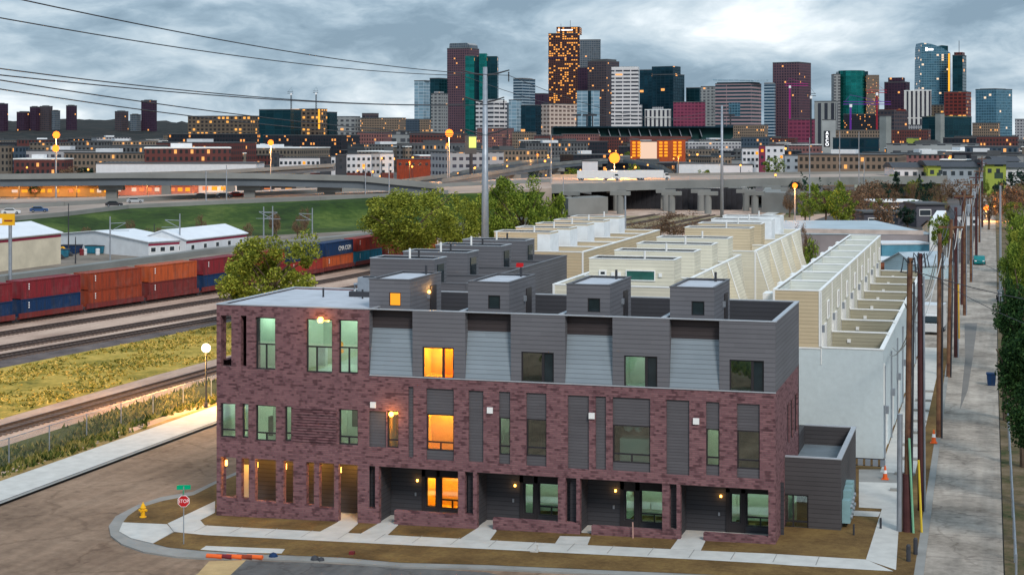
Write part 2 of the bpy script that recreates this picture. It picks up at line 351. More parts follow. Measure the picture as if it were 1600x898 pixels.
# the corner lot: kerb, soil, walks
kerb = GP([(336, 753), (301, 769.5), (251, 778), (213, 791), (180.5, 808), (170, 823), (173, 838), (190, 851), (225, 863.5), (276, 871), (318, 873.5), (415, 875), (535, 880), (625, 887), (760, 890), (1000, 901), (1440, 925)])
far = [(31.15, 160), (-1.3, 160)]
block = kerb+far
sheet('lot_kerb', block, .06, conc_old, thick=.18)
soilp = GP([(336, 758), (303, 775), (255, 784), (218, 795), (200, 808), (192, 818), (261, 821), (273, 833), (239, 851), (262, 857), (312, 862), (415, 868), (535, 873), (625, 881), (760, 884.5), (1000, 895), (1425, 918)])+[(31.1, 159), (-1.0, 159)]
sheet('soil', soilp, .075, soil)
sheet('kerb_ramp', GP([(192, 818), (261, 821), (271, 833), (239, 851), (205, 843), (186, 832)]), .079, conc)
sheet('front_walk', GP([(262, 820), (309, 810), (320, 823), (500, 832.6), (720, 844), (868, 851.5), (1098, 862.7), (1353, 876.5), (1396, 895), (1240, 886), (1098, 877), (718, 858), (493, 846.7), (320, 838), (272, 833)]), .083, conc)
sheet('side_walk', GP([(336, 785), (336, 803), (309, 817), (290, 826), (262, 820)]), .087, conc)
sheet('strip_walk', GP([(313, 861), (322, 855), (445, 860), (440, 867), (380, 866)]), .083, conc)
for i, p in enumerate([[(529, 805), (559, 807), (559, 821), (542, 836), (500, 833), (528, 818)], [(592, 806), (615, 808), (622, 823), (605, 839), (563, 836.5), (590, 821)],
          [(746, 818), (769, 819), (776, 832), (765, 847), (719, 844.5), (745, 828)], [(875, 840), (923, 841), (918, 854), (867, 852)],
          [(1064, 834), (1097.7, 835), (1102, 848.5), (1095, 862.8), (1047.6, 860.5), (1059, 845)]]):
    sheet('entry_walk', GP(p), .091, conc)
sheet('drive_apron', [(29.35, 16.5), (31.1, 16.5), (31.1, 158), (29.35, 158)], .081, conc)
sheet('alley_walk', GP([(1342, 755), (1408, 757), (1408, 790), (1404, 830), (1400, 893), (1353, 877), (1378, 797), (1342, 795)]), .0875, conc)
sheet('garden_walk', GP([(1334, 800), (1376, 802), (1372, 810), (1330, 808)]), .0915, conc)
sheet('alley', [(31.15, -6), (35.3, -6), (35.3, 60), (35.6, 160), (36, 420), (33, 420), (32, 160), (31.15, 60)], .02, alley_m)
sheet('alley_patch', GP([(1507, 505), (1527, 505), (1520, 560), (1512, 610), (1500, 640), (1508, 560)]), .026, ground2('alley_mend', [(.15, .14, .13), (.2, .185, .17)], .3))
sheet('dirt_east', [(35.35, -20), (60, -20), (60, 420), (36.05, 420), (35.65, 160), (35.35, 60)], .0, ground2('east_yard', [(.03, .05, .015), (.12, .09, .05), (.2, .15, .1)], .3))
sheet('alley_apron', GP([(1342, 735), (1410, 735), (1410, 768), (1342, 768)]), .079, conc_old)
sheet('east_lane', [(27, 68), (31.9, 68), (32, 158), (20, 158), (20, 90), (27, 90)], .082, alley_m)
# expansion joints as shallow grooves are real thin strips of darker old concrete
for k in range(17):
    x = .5+1.72*k; a = FY
    y0 = -1.15-.0*k; 
    sheet('walk_joint', [(x, -3.25+.02*k), (x+.035, -3.25+.02*k), (x+.035, -1.9+.02*k), (x, -1.9+.02*k)], .095, conc_old)
# yard, embankment, highway
sheet('work_yard', [(-130, 60), (-60, 96), (-55, 185), (-72, 230), (-150, 150)], .0, yard_m)
BZ = 6.
def zpx(px): return 2.5+3.5*min(1, max(0, (px-20)/842))
def zhi(x, y):
    xc = (x-CAMX)*CO+(y-CAMY)*SI; d = -(x-CAMX)*SI+(y-CAMY)*CO; return zpx(CX+F*xc/d)
def GH(px, py): return G(px, py, zpx(px))
top = [(-160, 356), (20, 345), (100, 338), (200, 326), (350, 319), (500, 313), (700, 303), (862, 294)]
bot = [(-160, 405), (20, 396), (100, 387), (200, 381), (350, 373), (500, 366), (700, 350), (862, 335)]
mb = MB()
for i in range(len(top)-1):
    a, b = GH(*top[i]), GH(*top[i+1]); Za, Zb = zpx(top[i][0]), zpx(top[i+1][0]); c_, d_ = G(*bot[i], 0), G(*bot[i+1], 0)
    lerp = lambda p, q, k: (p[0]+(q[0]-p[0])*k, p[1]+(q[1]-p[1])*k)
    prof = [(0, -.02), (.42, .06), (.6, .3), (.87, .9), (1, 1.)]
    for j in range(4):
        k0, z0 = prof[j]; k1, z1 = prof[j+1]
        mb.quad((*lerp(c_, a, k0), z0*Za), (*lerp(d_, b, k0), z0*Zb), (*lerp(d_, b, k1), z1*Zb), (*lerp(c_, a, k1), z1*Za))
struct(mb.build('grass_embankment', grass_g, smooth=True))
hi_f = [GH(*p) for p in top]
hi_b = [GH(*p) for p in [(-160, 314), (20, 311), (100, 309.5), (200, 306.5), (350, 300), (500, 293), (700, 283), (862, 277)]]
mb = MB()
for i in range(7):
    a, b, c_, d_ = hi_f[i], hi_f[i+1], hi_b[i+1], hi_b[i]; P4 = [(*p, zhi(*p)+.03) for p in (a, b, c_, d_)]
    mb.quad(*P4); mb.quad((*a, 0), (*b, 0), P4[1], P4[0]); mb.quad((*d_, 0), (*c_, 0), P4[2], P4[3])
struct(mb.build('highway', highm))
def barrier(name, pts, z0, z1, th, mat, label, cat, group=None):
    mb = MB()
    for a, b in zip(pts, pts[1:]):
        d = Vector((b[0]-a[0], b[1]-a[1])).normalized(); n = Vector((-d.y, d.x))*th/2
        mb.prism([(a[0]-n.x, a[1]-n.y), (b[0]-n.x, b[1]-n.y), (b[0]+n.x, b[1]+n.y), (a[0]+n.x, a[1]+n.y)], z0, z1)
    o = mb.build(name, mat); return tag(o, label, cat, group)
barrier('highway_barrier', hi_f[:-1], lambda x, y: zhi(x, y), lambda x, y: zhi(x, y)+.8, .35, conc_br, 'long grey concrete barrier along the near edge of the highway above the grass bank', 'barrier')
barrier('highway_median', [((a[0]+b[0])/2, (a[1]+b[1])/2) for a, b in zip(hi_f, hi_b)], lambda x, y: zhi(x, y)+.03, lambda x, y: zhi(x, y)+.9, .4, conc_br, 'low concrete median barrier running down the middle of the highway', 'barrier')
# ------------------------------------------------------------------ building helpers
def wall(mb, T, a0, a1, z0, z1, ops, th):
    As = sorted({a0, a1}|{min(max(v, a0), a1) for o in ops for v in o[:2]}); Zs = sorted({z0, z1}|{min(max(v, z0), z1) for o in ops for v in o[2:4]})
    inside = lambda a, z: any(o[0] < a < o[1] and o[2] < z < o[3] for o in ops)
    for i in range(len(As)-1):
        j = 0
        while j < len(Zs)-1:
            if inside((As[i]+As[i+1])/2, (Zs[j]+Zs[j+1])/2): j += 1; continue
            k = j
            while k+1 < len(Zs)-1 and not inside((As[i]+As[i+1])/2, (Zs[k+1]+Zs[k+2])/2): k += 1
            mb.quad(T(As[i], 0, Zs[j]), T(As[i+1], 0, Zs[j]), T(As[i+1], 0, Zs[k+1]), T(As[i], 0, Zs[k+1])); j = k+1
    for o in ops:
        a, b, c, d = o[:4]
        for (p, q) in (((a, c), (b, c)), ((b, c), (b, d)), ((b, d), (a, d)), ((a, d), (a, c))):
            m = ((p[0]+q[0])/2, (p[1]+q[1])/2)
            e = .004; n = (m[0]-(e if p[0] == q[0] == a else -e if p[0] == q[0] else 0), m[1]-(e if p[1] == q[1] == c else -e if p[1] == q[1] else 0))
            if inside(*n) or not (a0 <= n[0] <= a1 and z0 <= n[1] <= z1): continue
            mb.quad(T(p[0], 0, p[1]), T(q[0], 0, q[1]), T(q[0], th, q[1]), T(p[0], th, p[1]))
    return mb
def tf_front(y0): return lambda a, d, z: (a, y0+d, z)
def tf_right(x1): return lambda a, d, z: (x1-d, a, z)
def tbox(mb, T, a0, a1, d0, d1, z0, z1):
    c = [T(a, d, z) for z in (z0, z1) for a, d in ((a0, d0), (a1, d0), (a1, d1), (a0, d1))]
    return mb.add(c, [(0, 3, 2, 1), (4, 5, 6, 7), (0, 1, 5, 4), (1, 2, 6, 5), (2, 3, 7, 6), (3, 0, 4, 7)])
def window(par, T, a0, a1, z0, z1, d=.1, vs=(), hs=(), g=None, b=.055, name='window', fm=None, label=None):
    p = tbox(MB(), T, a0+.01, a1-.01, d+.01, d+.025, z0+.01, z1-.01).build(name, g or glass, par)
    m = MB()
    tbox(m, T, a0, a0+b, d-.03, d+.05, z0, z1); tbox(m, T, a1-b, a1, d-.03, d+.05, z0, z1)
    tbox(m, T, a0+b, a1-b, d-.03, d+.05, z0, z0+b); tbox(m, T, a0+b, a1-b, d-.03, d+.05, z1-b, z1)
    for v, za, zb in vs: tbox(m, T, v-b*.6, v+b*.6, d-.025, d+.045, za+(b if za == z0 else 0), zb-(b if zb == z1 else 0))
    for hz in hs: tbox(m, T, a0+b, a1-b, d-.02, d+.04, hz-b*.6, hz+b*.6)
    ORG[p.name] = ORG[par.name]
    fo = m.build('frame', fm or frame, p)
    if label: p['label'] = label
    return p
def room(par, T, a0, a1, d0, d1, z0, z1, mat, name='room_interior'):
    m = MB()
    m.quad(T(a0, d1, z0), T(a1, d1, z0), T(a1, d1, z1), T(a0, d1, z1)); m.quad(T(a0, d0, z0), T(a0, d1, z0), T(a0, d1, z1), T(a0, d0, z1))
    m.quad(T(a1, d0, z0), T(a1, d1, z0), T(a1, d1, z1), T(a1, d0, z1)); m.quad(T(a0, d0, z0), T(a1, d0, z0), T(a1, d1, z0), T(a0, d1, z0))
    m.quad(T(a0, d0, z1), T(a1, d0, z1), T(a1, d1, z1), T(a0, d1, z1))
    return m.build(name, mat, par)
def caps(x0, x1, y0, y1, z, th=.22, h=.05, ov=.03):
    m = MB(); X0, X1, Y0, Y1 = x0-ov, x1+ov, y0-ov, y1+ov
    m.box(X0, X1, Y0, Y0+th, z, z+h); m.box(X0, X1, Y1-th, Y1, z, z+h); m.box(X0, X0+th, Y0+th, Y1-th, z, z+h); m.box(X1-th, X1, Y0+th, Y1-th, z, z+h); return m
def bulkhead(par, x0, x1, y0, y1, z0, z1, wm, cm, rm, door='right', win=None, doorm=None):
    m = MB(); T = tf_front(y0); ops = [win] if win else []
    wall(m, T, x0, x1, z0, z1, ops, .1); m.quad((x0, y0, z0), (x0, y1, z0), (x0, y1, z1), (x0, y0, z1)); m.quad((x1, y0, z0), (x1, y1, z0), (x1, y1, z1), (x1, y0, z1)); m.quad((x0, y1, z0), (x1, y1, z0), (x1, y1, z1), (x0, y1, z1))
    b = m.build('stair_bulkhead', wm, par); ORG[b.name] = ORG[par.name]
    MB().quad((x0+.02, y0+.02, z1-.06), (x1-.02, y0+.02, z1-.06), (x1-.02, y1-.02, z1-.06), (x0+.02, y1-.02, z1-.06)).build('roof', rm, b)
    caps(x0, x1, y0, y1, z1, .12, .04).build('roof_trim', cm, b)
    dm = MB()
    if door == 'right':
        dy = y0+(y1-y0)*.72; dm.box(x1+.004, x1+.05, dy-.42, dy+.42, z0+.05, z0+1.85).build('door', doorm or frame, b)
        MB().box(x1+.004, x1+.12, dy-.85, dy-.72, z0+1.3, z0+1.55).build('wall_light', metal, b)
    pv = MB().tube([((x0+x1)/2+.4, y1-.5, z1-.06), ((x0+x1)/2+.4, y1-.5, z1+.38)], .06, 8)
    pv.build('vent_pipe', metald if cm is not white else white, b)
    return b
bld = root('townhouse_block', 'purple brick townhouse block at the street corner with charcoal top floor and lit amber windows', 'townhouses', (0, 0, 0))
T0 = tf_front(0.)
def opx(x0, x1, yt, yb, Y=0.):
    a0, z1 = FY(x0, yt, Y); a1, _ = FY(x1, yt, Y); _, z0 = FY(x0, yb, Y); return (a0, a1, z0, z1)
XL, XR, YB, ZT, ZM = 7.65, 26.05, 8.9, 9.98, 6.95
LIN = 2.82
gx = lambda px: FY(px, 750)[0]
# ground floor colonnade openings
gops = []
for x0, x1, yb in [(345, 369, 776), (377, 389, 778), (398.5, 431, 782), (443, 458, 786), (478.5, 490.5, 788), (498.5, 522, 792)]: gops.append((gx(x0), gx(x1), FY(x0, yb)[1], LIN))
gops.append((gx(528.8), gx(558.7), .10, LIN))
slots = [(575, 586, 793), (726, 739, 803), (883.5, 900.5, 816), (1046, 1057, 826)]
rops = [(gx(a), gx(b), FY(a, yb)[1], LIN) for a, b, yb in slots]
units = [(592, 616, 715.6), (745, 770, 871.7), (906, 924, 1034.6), (1063, 1099, 1200.5)]
for (a, b, c_), yw in zip(units, (797, 809, 821, 832)):
    rops.append((gx(a), gx(b), hgt(gx(a))+.02, LIN)); rops.append((gx(b), gx(c_), FY(b, yw)[1], LIN))
w3L = [opx(399, 430, 495, 576.5), opx(478, 519, 497.6, 581.6), opx(529, 559, 499, 583)]
logg = [opx(345, 361.5, 492.6, 571.5), opx(376, 385, 493, 572)]
w2L = [opx(344, 367.5, 629, 682.5), opx(378, 388, 630, 684), opx(399, 431, 632, 688), opx(444.6, 455, 634, 688.5), opx(529, 559, 638.4, 694)]
pan2 = [(575.5, 603, 641, 698), (638, 646, 603.6, 714), (666, 709, 606, 717.6), (732, 755, 609.6, 720.6), (779.3, 797, 611, 724), (822, 853.7, 613, 727), (887, 920, 617, 731.4), (930.4, 946.7, 618.6, 733),
        (957, 1015.8, 620, 734.4), (1041, 1077, 624, 740.7), (1103, 1124, 627.4, 742), (1151.4, 1187, 630, 745.7)]
win2 = {2: (646, 703), 4: (651.7, 710), 5: (654, 712), 8: (663, 722), 10: (669.3, 727.6), 11: (671.8, 732)}
panels = [opx(*p) for p in pan2]; wF = opx(604.5, 622.5, 641, 699)
m = MB()
wall(m, T0, 0, XL, -.15, ZT-.05, gops+w3L+logg+w2L, .3); wall(m, T0, XL, XR, -.15, ZM, rops+panels+[wF], .3)
# right return with openings on the annex deck
Tr = tf_right(XR)
sideops = [(4.3, 5.2, 3.9, 5.75), (5.6, 6.6, 3.9, 5.75), (7.2, 8.3, 3.9, 5.75)]
wall(m, Tr, 0, YB, .0, ZM, sideops, .2)
m.box(0, XR, YB-.2, YB, 0, ZM); m.box(0, XL, YB-.2, YB, ZM, ZT-.05)
Tl = lambda a, d, z: (d, a, z)
wall(m, Tl, 0, YB-.2, -.15, ZT-.05, [(.4, 2.6, .6, LIN), (.4, 2.0, 7.3, 9.55)], .3)
m.box(2.02, 2.06, .3, 2.3, 7.0, 9.7)
m.build('brick_wall', brickm, bld)
# corbelled brick courses
cx0, cx1 = FY(457, 660)[0], FY(526, 660)[0]; m = MB(); z = FY(457, 688)[1]
while z < FY(457, 636)[1]: m.box(cx0, cx1, -.05, -.002, z, z+.06); z += .125
m.build('corbelled_band', brickm, bld)
# soldier course under the metal
MB().box(XL+.02, XR+.03, -.035, -.002, ZM-.02, ZM+.03).build('ledge_flashing', cap, bld)
for i, p in enumerate(panels):
    m = MB(); a0, a1, z0, z1 = p; d = .09
    if i in win2:
        zt, zb = FY(pan2[i][0], win2[i][0])[1], FY(pan2[i][0], win2[i][1])[1]
        m.quad(T0(a0, d, zt), T0(a1, d, zt), T0(a1, d, z1), T0(a0, d, z1)); MB().quad(T0(a0, d, z0), T0(a1, d, z0), T0(a1, d, zb), T0(a0, d, zb)).build('infill_panel', panel_gray, bld)
        zh = zb+(zt-zb)*.23; am = (a0+a1)/2
        window(bld, T0, a0, a1, zb, zt, .12, hs=(zh,), vs=[(am, zb, zh)] if i in (2, 8) else ())
    else: m.quad(T0(a0, d, z0), T0(a1, d, z0), T0(a1, d, z1), T0(a0, d, z1))
    m.build('infill_panel', panel_gray, bld)
for i, o in enumerate(w2L):
    zh = o[2]+(o[3]-o[2])*.22; window(bld, T0, *o, .14, hs=(zh,), vs=[((o[0]+o[1])/2, o[2], zh)] if i in (2, 4) else ())
zh = wF[2]+.35; window(bld, T0, *wF, .14, hs=(zh,), label='narrow amber lit window')
for o in w3L:
    zh = o[2]+(o[3]-o[2])*.48; window(bld, T0, *o, .14, hs=(zh,), vs=[(o[0]+(o[1]-o[0])*(.38 if o is w3L[1] else .5), o[2], zh)])
# second floor rooms, third floor rooms
def rm(x0, x1, z0, z1, mat, d1=2.4): return room(bld, T0, x0, x1, .3, d1, z0, z1, mat)
rm(.2, 2.75, 3.6, 6.35, room_w); rm(2.78, 4.1, 3.6, 6.35, room_w, 1.6); rm(5.6, 7.6, 3.5, 6.4, room_w)
rm(7.75, 9.3, 3.4, 6.3, room_y, 1.2); rm(10.1, 12.1, 3.4, 6.3, room_y, 1.6)
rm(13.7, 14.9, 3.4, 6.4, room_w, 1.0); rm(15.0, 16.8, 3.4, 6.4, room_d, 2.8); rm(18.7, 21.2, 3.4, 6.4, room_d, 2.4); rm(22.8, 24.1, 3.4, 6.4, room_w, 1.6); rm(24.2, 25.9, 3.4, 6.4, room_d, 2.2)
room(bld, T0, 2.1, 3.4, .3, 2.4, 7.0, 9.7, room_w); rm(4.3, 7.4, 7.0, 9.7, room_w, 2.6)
for x, y, z, p, cl in [(1.5, 1.3, 6.1, 26, (.85, 1, .85)), (3.4, 1, 6.1, 14, (.85, 1, .85)), (6.6, 1.3, 6.1, 18, (.85, 1, .85)), (2.8, 1.3, 9.4, 16, (.8, 1, .85)), (5.9, 1.4, 9.4, 34, (.85, 1, .85)),
                       (8.5, .75, 5.9, 170, (1, .42, .03)), (11.1, .9, 5.9, 300, (1, .36, .02)), (14.3, .7, 6, 6, (.8, 1, .85)), (23.4, .8, 6, 9, (.85, 1, .8))]: lamp(x, y, z, p*(1.8 if p < 50 else 1), cl, .12, bld)
for a0, a1, z0, z1, y_, m_ in [(w2L[0][1]-.28, w2L[0][1]-.05, 3.7, 6.2, .9, room_y), (w2L[2][0]+.1, w2L[2][0]+.5, 3.7, 4.6, 1.2, room_d), (w2L[4][0]+.1, w2L[4][1]-.3, 4.3, 5.2, 1.4, room_d), (w3L[0][1]-.5, w3L[0][1]-.1, 7.1, 8.5, 1.2, room_d), (w3L[1][0]+.1, w3L[1][0]+.5, 7.1, 8.0, 1.1, cloth_w), (w3L[2][0]+.5, w3L[2][1]-.05, 7.1, 8.3, 1.3, sid_light), (wF[0]+.05, wF[0]+.2, 3.5, 6.2, .6, room_y), (20.9, 21.1, 3.5, 6.2, .6, cloth_w)]:
    MB().box(a0, a1, y_, y_+.3, z0, z1).build('furniture', m_, bld)
# stored goods behind the wide window
def goods(x, y, z, r, mat):
    m = MB()
    for k in range(9): m.ball(x+R.uniform(-r, r), y+R.uniform(-.2, .2), z+R.uniform(0, r*.5), r*R.uniform(.25, .5), 8)
    return m
goods(19.9, 1.0, 5.0, .55, None).build('stored_cushions', cloth_w, bld, smooth=True)
MB().box(19.2, 20.9, .5, 1.3, 3.42, 4.6).build('stored_table', white, bld)
for c_ in (8.5, ): pass
# pendant lamp in the big window
ob = MB().ball(5.8, 1.0, 8.15, .17, 10).ball(5.9, 1.0, 7.85, .1, 8).build('pendant_lamp', lit_yel, bld)
# ground floor porches
PD = 1.75
m = MB(); m.box(.3, 7.35, PD, PD+.1, 0, LIN); m.box(7.35, 7.55, .3, PD, 0, LIN); m.build('porch_siding', sid_dark, bld)
MB().box(.05, XR-.05, .02, PD+.1, LIN+.006, LIN+.1).build('porch_ceiling', sid_dark, bld)
m = MB(); m.prism([(.3, .3), (XR-.1, .3), (XR-.1, PD), (.3, PD)], lambda x, y: hgt(x)-.1, lambda x, y: hgt(x)+.08); m.build('porch_floor', conc, bld)
MB().box(*[FY(378, 750, PD-.02)[0], FY(388.5, 750, PD-.02)[0]], PD-.03, PD-.004, .1, 2.15).build('door', simple('door_cream', (.6, .55, .4)), bld)
for px, in [(351,), (377,), (399,), (444,), (478,), (498,), (530,)]:
    x = gx(px)-.1; MB().box(x-.04, x+.04, .34, .42, 2.35, 2.6).build('porch_light', amber, bld)
for x in (.9, 2.6, 4.4, 6.3): lamp(x, .95, 2.45, 48, (1, .45, .07), .1, bld)
m = MB(); gl = []
for k, ((a, b, c_), (da, db, dt, dbt), (wa, wb, wt, wbt), lit) in enumerate(zip(units,
      [(666, 682, 744.5, 791.5), (819, 834, 754, 802), (976.4, 992, 765, 812), (1141.6, 1157.4, 769.5, 816)],
      [(688.5, 715.6, 742, 794), (841.6, 871.7, 752.4, 804.6), (1000.8, 1034, 763, 816), (1166, 1200, 767, 822)], (1, 0, 0, 0))):
    x0, x1 = gx(a)-.02, gx(c_)+.45
    dx0, dx1 = FY(da, dt, PD)[0], FY(db, dt, PD)[0]; wx0, wx1 = FY(wa, wt, PD)[0], FY(wb, wt, PD)[0]+.28
    dz0, dz1 = FY(da, dbt, PD)[1], FY(da, dt, PD)[1]; wz0, wz1 = FY(wa, wbt, PD)[1], FY(wa, wt, PD)[1]
    ops = [(dx0, dx1, dz0, dz1), (wx0, wx1, wz0, wz1)]
    Tp = tf_front(PD); wall(m, Tp, x0-.5, x1, hgt(x0), LIN, ops, .12)
    m.box(x0-.5, x0-.04, .36, PD, hgt(x0), LIN)      # party fin behind the slot
    MB().box(dx0-.16, dx1+.1, PD-.05, PD-.004, hgt(x0)+.08, dz0-.002).build('door_panel', frame, bld)
    window(bld, Tp, *ops[0], .05, name='glass_door', b=.05, label='amber lit glazed door' if lit else None)
    zh = wz0+(wz1-wz0)*.27; window(bld, Tp, *ops[1], .05, hs=(zh,), vs=[((wx0+wx1)/2, wz0, zh)], label='amber lit porch window' if lit else None)
    mt = MB(); mt.box(dx0-.2, dx0-.03, PD-.06, PD-.004, hgt(x0)+.08, LIN-.05); mt.box(dx1+.03, wx0-.03, PD-.06, PD-.004, hgt(x0)+.08, LIN-.05); mt.box(dx0-.2, wx1, PD-.06, PD-.003, dz1+.03, LIN-.03); mt.build('door_surround', frame, bld)
    room(bld, Tp, dx0-.1, wx1+.2, .2, 2.4, .3, 2.75, room_y if lit else room_w)
    lamp((dx0+wx1)/2, PD+1.1, 2.4, 260 if lit else 16, (1, .36, .02) if lit else (.75, 1, .85), .1, bld)
    lx = dx0-.42; MB().box(lx-.035, lx+.035, PD-.08, PD-.01, 1.78+hgt(x0)*.6, 1.87+hgt(x0)*.6).build('porch_light', amber, bld); lamp(lx, PD-.25, 1.8+hgt(x0)*.6, 1.2, (1, .6, .25), .05, bld)
    MB().box(lx-.12, lx-.04, PD-.07, PD-.01, 1.2, 1.35).build('doorbell', metal, bld)
m.build('porch_siding', sid_dark, bld)
# house number plates on the brick
for px, py in [(583.5, 632), (766, 640.5), (925, 649), (1088, 657.5)]:
    a, z = FY(px, py); b = MB().box(a-.13, a+.13, -.09, -.004, z-.13, z+.13).build('wall_light', white, bld)
# wall lamps that are lit
a, z = FY(503, 499); b = MB().ball(a, -.16, z, .14, 10).build('wall_lamp', amber, bld); lamp(a, -.4, z-.05, 14, (1, .45, .1), .12, bld)
a, z = FY(613, 646); b = MB().ball(a, -.14, z, .12, 10).build('wall_lamp', amber, bld); lamp(a, -.35, z, 16, (1, .45, .1), .12, bld)
# third floor cladding
flat = [(644.5, 726.7), (798, 882.8), (957, 1046), (1123.8, 1214)]
w3 = [(660, 709, 541.5, 590), (814.4, 865.3, 549, 596.6), (975, 1027, 555, 604.6), (1139.8, 1193.7, 561.5, 611.6)]
notch = [(577.3, 644.5, 511), (726.7, 798, 516), (882.8, 957, 521.5), (1046, 1123.8, 527.5)]
m = MB()
for (a, b), wv in zip(flat, w3):
    a0, a1 = FY(a, 550)[0], (XR if b > 1200 else FY(b, 550)[0]); o = opx(*wv)
    wall(m, T0, a0, a1, ZM, ZT-.05, [o], .12)
    am = o[0]+(o[1]-o[0])*.66
    window(bld, T0, am, o[1], o[2], o[3], .08, g=glassmat('glass_amber_side', (1, .7, .2), .12) if a < 650 else glass_dark, label=None)
    window(bld, T0, o[0], am, o[2], o[3], .08, label='amber lit bedroom window' if a < 650 else None)
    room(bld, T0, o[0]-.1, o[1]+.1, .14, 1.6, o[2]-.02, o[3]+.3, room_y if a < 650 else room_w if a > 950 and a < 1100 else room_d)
    if a < 650: lamp((o[0]+o[1])/2, .8, o[3], 190, (1, .36, .02), .1, bld)
    elif a > 900: lamp((o[0]+o[1])/2-.3, .8, o[3], 6, (.8, 1, .95), .1, bld)
RC = .42
for (a, b, ym) in notch:
    ms, mdk = MB(), MB()
    a0, a1 = FY(a, 550)[0], FY(b, 550)[0]; zmid = FY(a, ym, RC)[1]
    ms.quad((a0, .015, ZM+.01), (a1, .015, ZM+.01), (a1, RC, zmid), (a0, RC, zmid))
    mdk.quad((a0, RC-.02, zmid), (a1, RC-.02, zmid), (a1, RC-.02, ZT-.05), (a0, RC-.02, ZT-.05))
    for x in (a0, a1): m.add([(x, 0, ZM), (x, RC, zmid), (x, RC, ZT-.05), (x, 0, ZT-.05)], [(0, 1, 2, 3)])
    m.quad((a0, .0, ZT-.05), (a1, .0, ZT-.05), (a1, RC, ZT-.05), (a0, RC, ZT-.05))
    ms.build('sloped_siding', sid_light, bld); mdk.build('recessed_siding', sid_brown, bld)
m.quad((XR, 0, ZM), (XR, YB, ZM), (XR, YB, ZT-.05), (XR, 0, ZT-.05)); m.quad((XL, YB, ZM), (XR, YB, ZM), (XR, YB, ZT-.05), (XL, YB, ZT-.05))
m.build('metal_siding', sid_gray, bld)
# inner parapet faces, deck, dividers
ZD = 8.85
m = MB(); m.quad((XL, .5, ZD), (XR-.2, .5, ZD), (XR-.2, .5, ZT-.05), (XL, .5, ZT-.05)); m.quad((XR-.2, .5, ZD), (XR-.2, YB-.2, ZD), (XR-.2, YB-.2, ZT-.05), (XR-.2, .5, ZT-.05)); m.quad((XL, YB-.2, ZD), (XR-.2, YB-.2, ZD), (XR-.2, YB-.2, ZT-.05), (XL, YB-.2, ZT-.05))
for x in (11.7, 16.35, 21.0): m.box(x, x+.15, .52, YB-.22, ZD, ZT-.12)
m.build('parapet_siding', sid_dark, bld)
MB().quad((XL, .5, ZD), (XR-.2, .5, ZD), (XR-.2, YB-.2, ZD), (XL, YB-.2, ZD)).build('roof_deck', deckm, bld)
MB().quad((.1, .1, ZT-.1), (XL-.02, .1, ZT-.1), (XL-.02, YB-.1, ZT-.1), (.1, YB-.1, ZT-.1)).build('roof', roofm, bld)
m = caps(0, XR, 0, YB, ZT-.045, .2, .045, .03); m.box(XL-.02, XL+.1, .2, YB-.2, ZT-.05, ZT); m.build('parapet_cap', cap, bld)
m = MB()
for x in (11.7, 16.35, 21.0): m.box(x-.03, x+.18, .25, YB-.2, ZT-.12, ZT-.07)
m.build('divider_cap', cap, bld)
for i, (x0, x1) in enumerate([(7.2, 9.2), (12.0, 13.95), (16.62, 18.6), (21.3, 23.25)]):
    wx = (x0+x1)/2; b = bulkhead(bld, x0, x1, 1.15, 5.6, ZD if i else ZD, 11.2, sid_gray, capd, roofm, win=(wx-.02, wx+.55, 9.98+.02, 10.62), doorm=frame)
    T = tf_front(1.15)
    window(b, T, wx-.02, wx+.55, 10.0, 10.62, .05, g=lit_yel if i == 0 else glass_dark, b=.035, label='lit amber square window' if i == 0 else None)
lamp(9.35, 4.0, 10.6, 9, (1, .5, .12), .1, bld)
MB().ball(9.3, 3.55, 10.45, .08, 8).build('wall_lamp', amber, bld)
m = MB()
for x, y in ((3.2, 5.2), (5.35, 5.0)): m.tube([(x, y, ZT-.1), (x, y, ZT+.35)], .05, 8)
m.build('roof_vent', metald, bld)
# side windows on the annex deck
for o in sideops: window(bld, Tr, *o, .1, g=glass_dark)
# annex
AX0, AX1, AY0, AY1, AZ = XR, 28.5, 3.3, 11.6, 3.62
m = MB(); Ta = tf_front(AY0); aw = opx(1222, 1263, 771, 823.5, AY0); wall(m, Ta, AX0, AX1, .3, AZ, [aw], .12)
for q in (AX1,): m.quad((q, AY0, .3), (q, AY1, .3), (q, AY1, AZ), (q, AY0, AZ)); m.quad((q-.2, AY0+.2, 2.5), (q-.2, AY1-.2, 2.5), (q-.2, AY1-.2, AZ), (q-.2, AY0+.2, AZ))
m.quad((AX0, AY0+.2, 2.5), (AX1-.2, AY0+.2, 2.5), (AX1-.2, AY0+.2, AZ), (AX0, AY0+.2, AZ)); m.box(AX0-.0, AX1-.001, AY1-.2, AY1-.001, .3, AZ-.001)
m.box(AX0-.3, AX0, YB+.01, AY1, .3, AZ-.002)
m.build('annex_siding', siding('siding_annex', (.082, .078, .082)), bld)
MB().quad((AX0, AY0+.2, 2.72), (AX1-.2, AY0+.2, 2.72), (AX1-.2, AY1-.2, 2.72), (AX0, AY1-.2, 2.72)).build('annex_deck', deckm, bld)
m = MB(); m.box(AX0+.01, AX1+.03, AY0-.03, AY0+.2, AZ, AZ+.05); m.box(AX1-.2, AX1+.03, AY0+.2, AY1, AZ, AZ+.05); m.box(AX0+.01, AX1-.2, AY1-.2, AY1, AZ, AZ+.05); m.build('annex_cap', cap, bld)
am = aw[0]+(aw[1]-aw[0])*.42; zh = aw[2]+.3
window(bld, Ta, *aw, .08, vs=[(am, aw[2], aw[3])], hs=(zh,)); room(bld, Ta, aw[0]-.1, am+.15, .14, 1.2, .5, 2.6, room_w); room(bld, Ta, am+.16, aw[1]+.1, .14, 2, .5, 2.6, room_d)
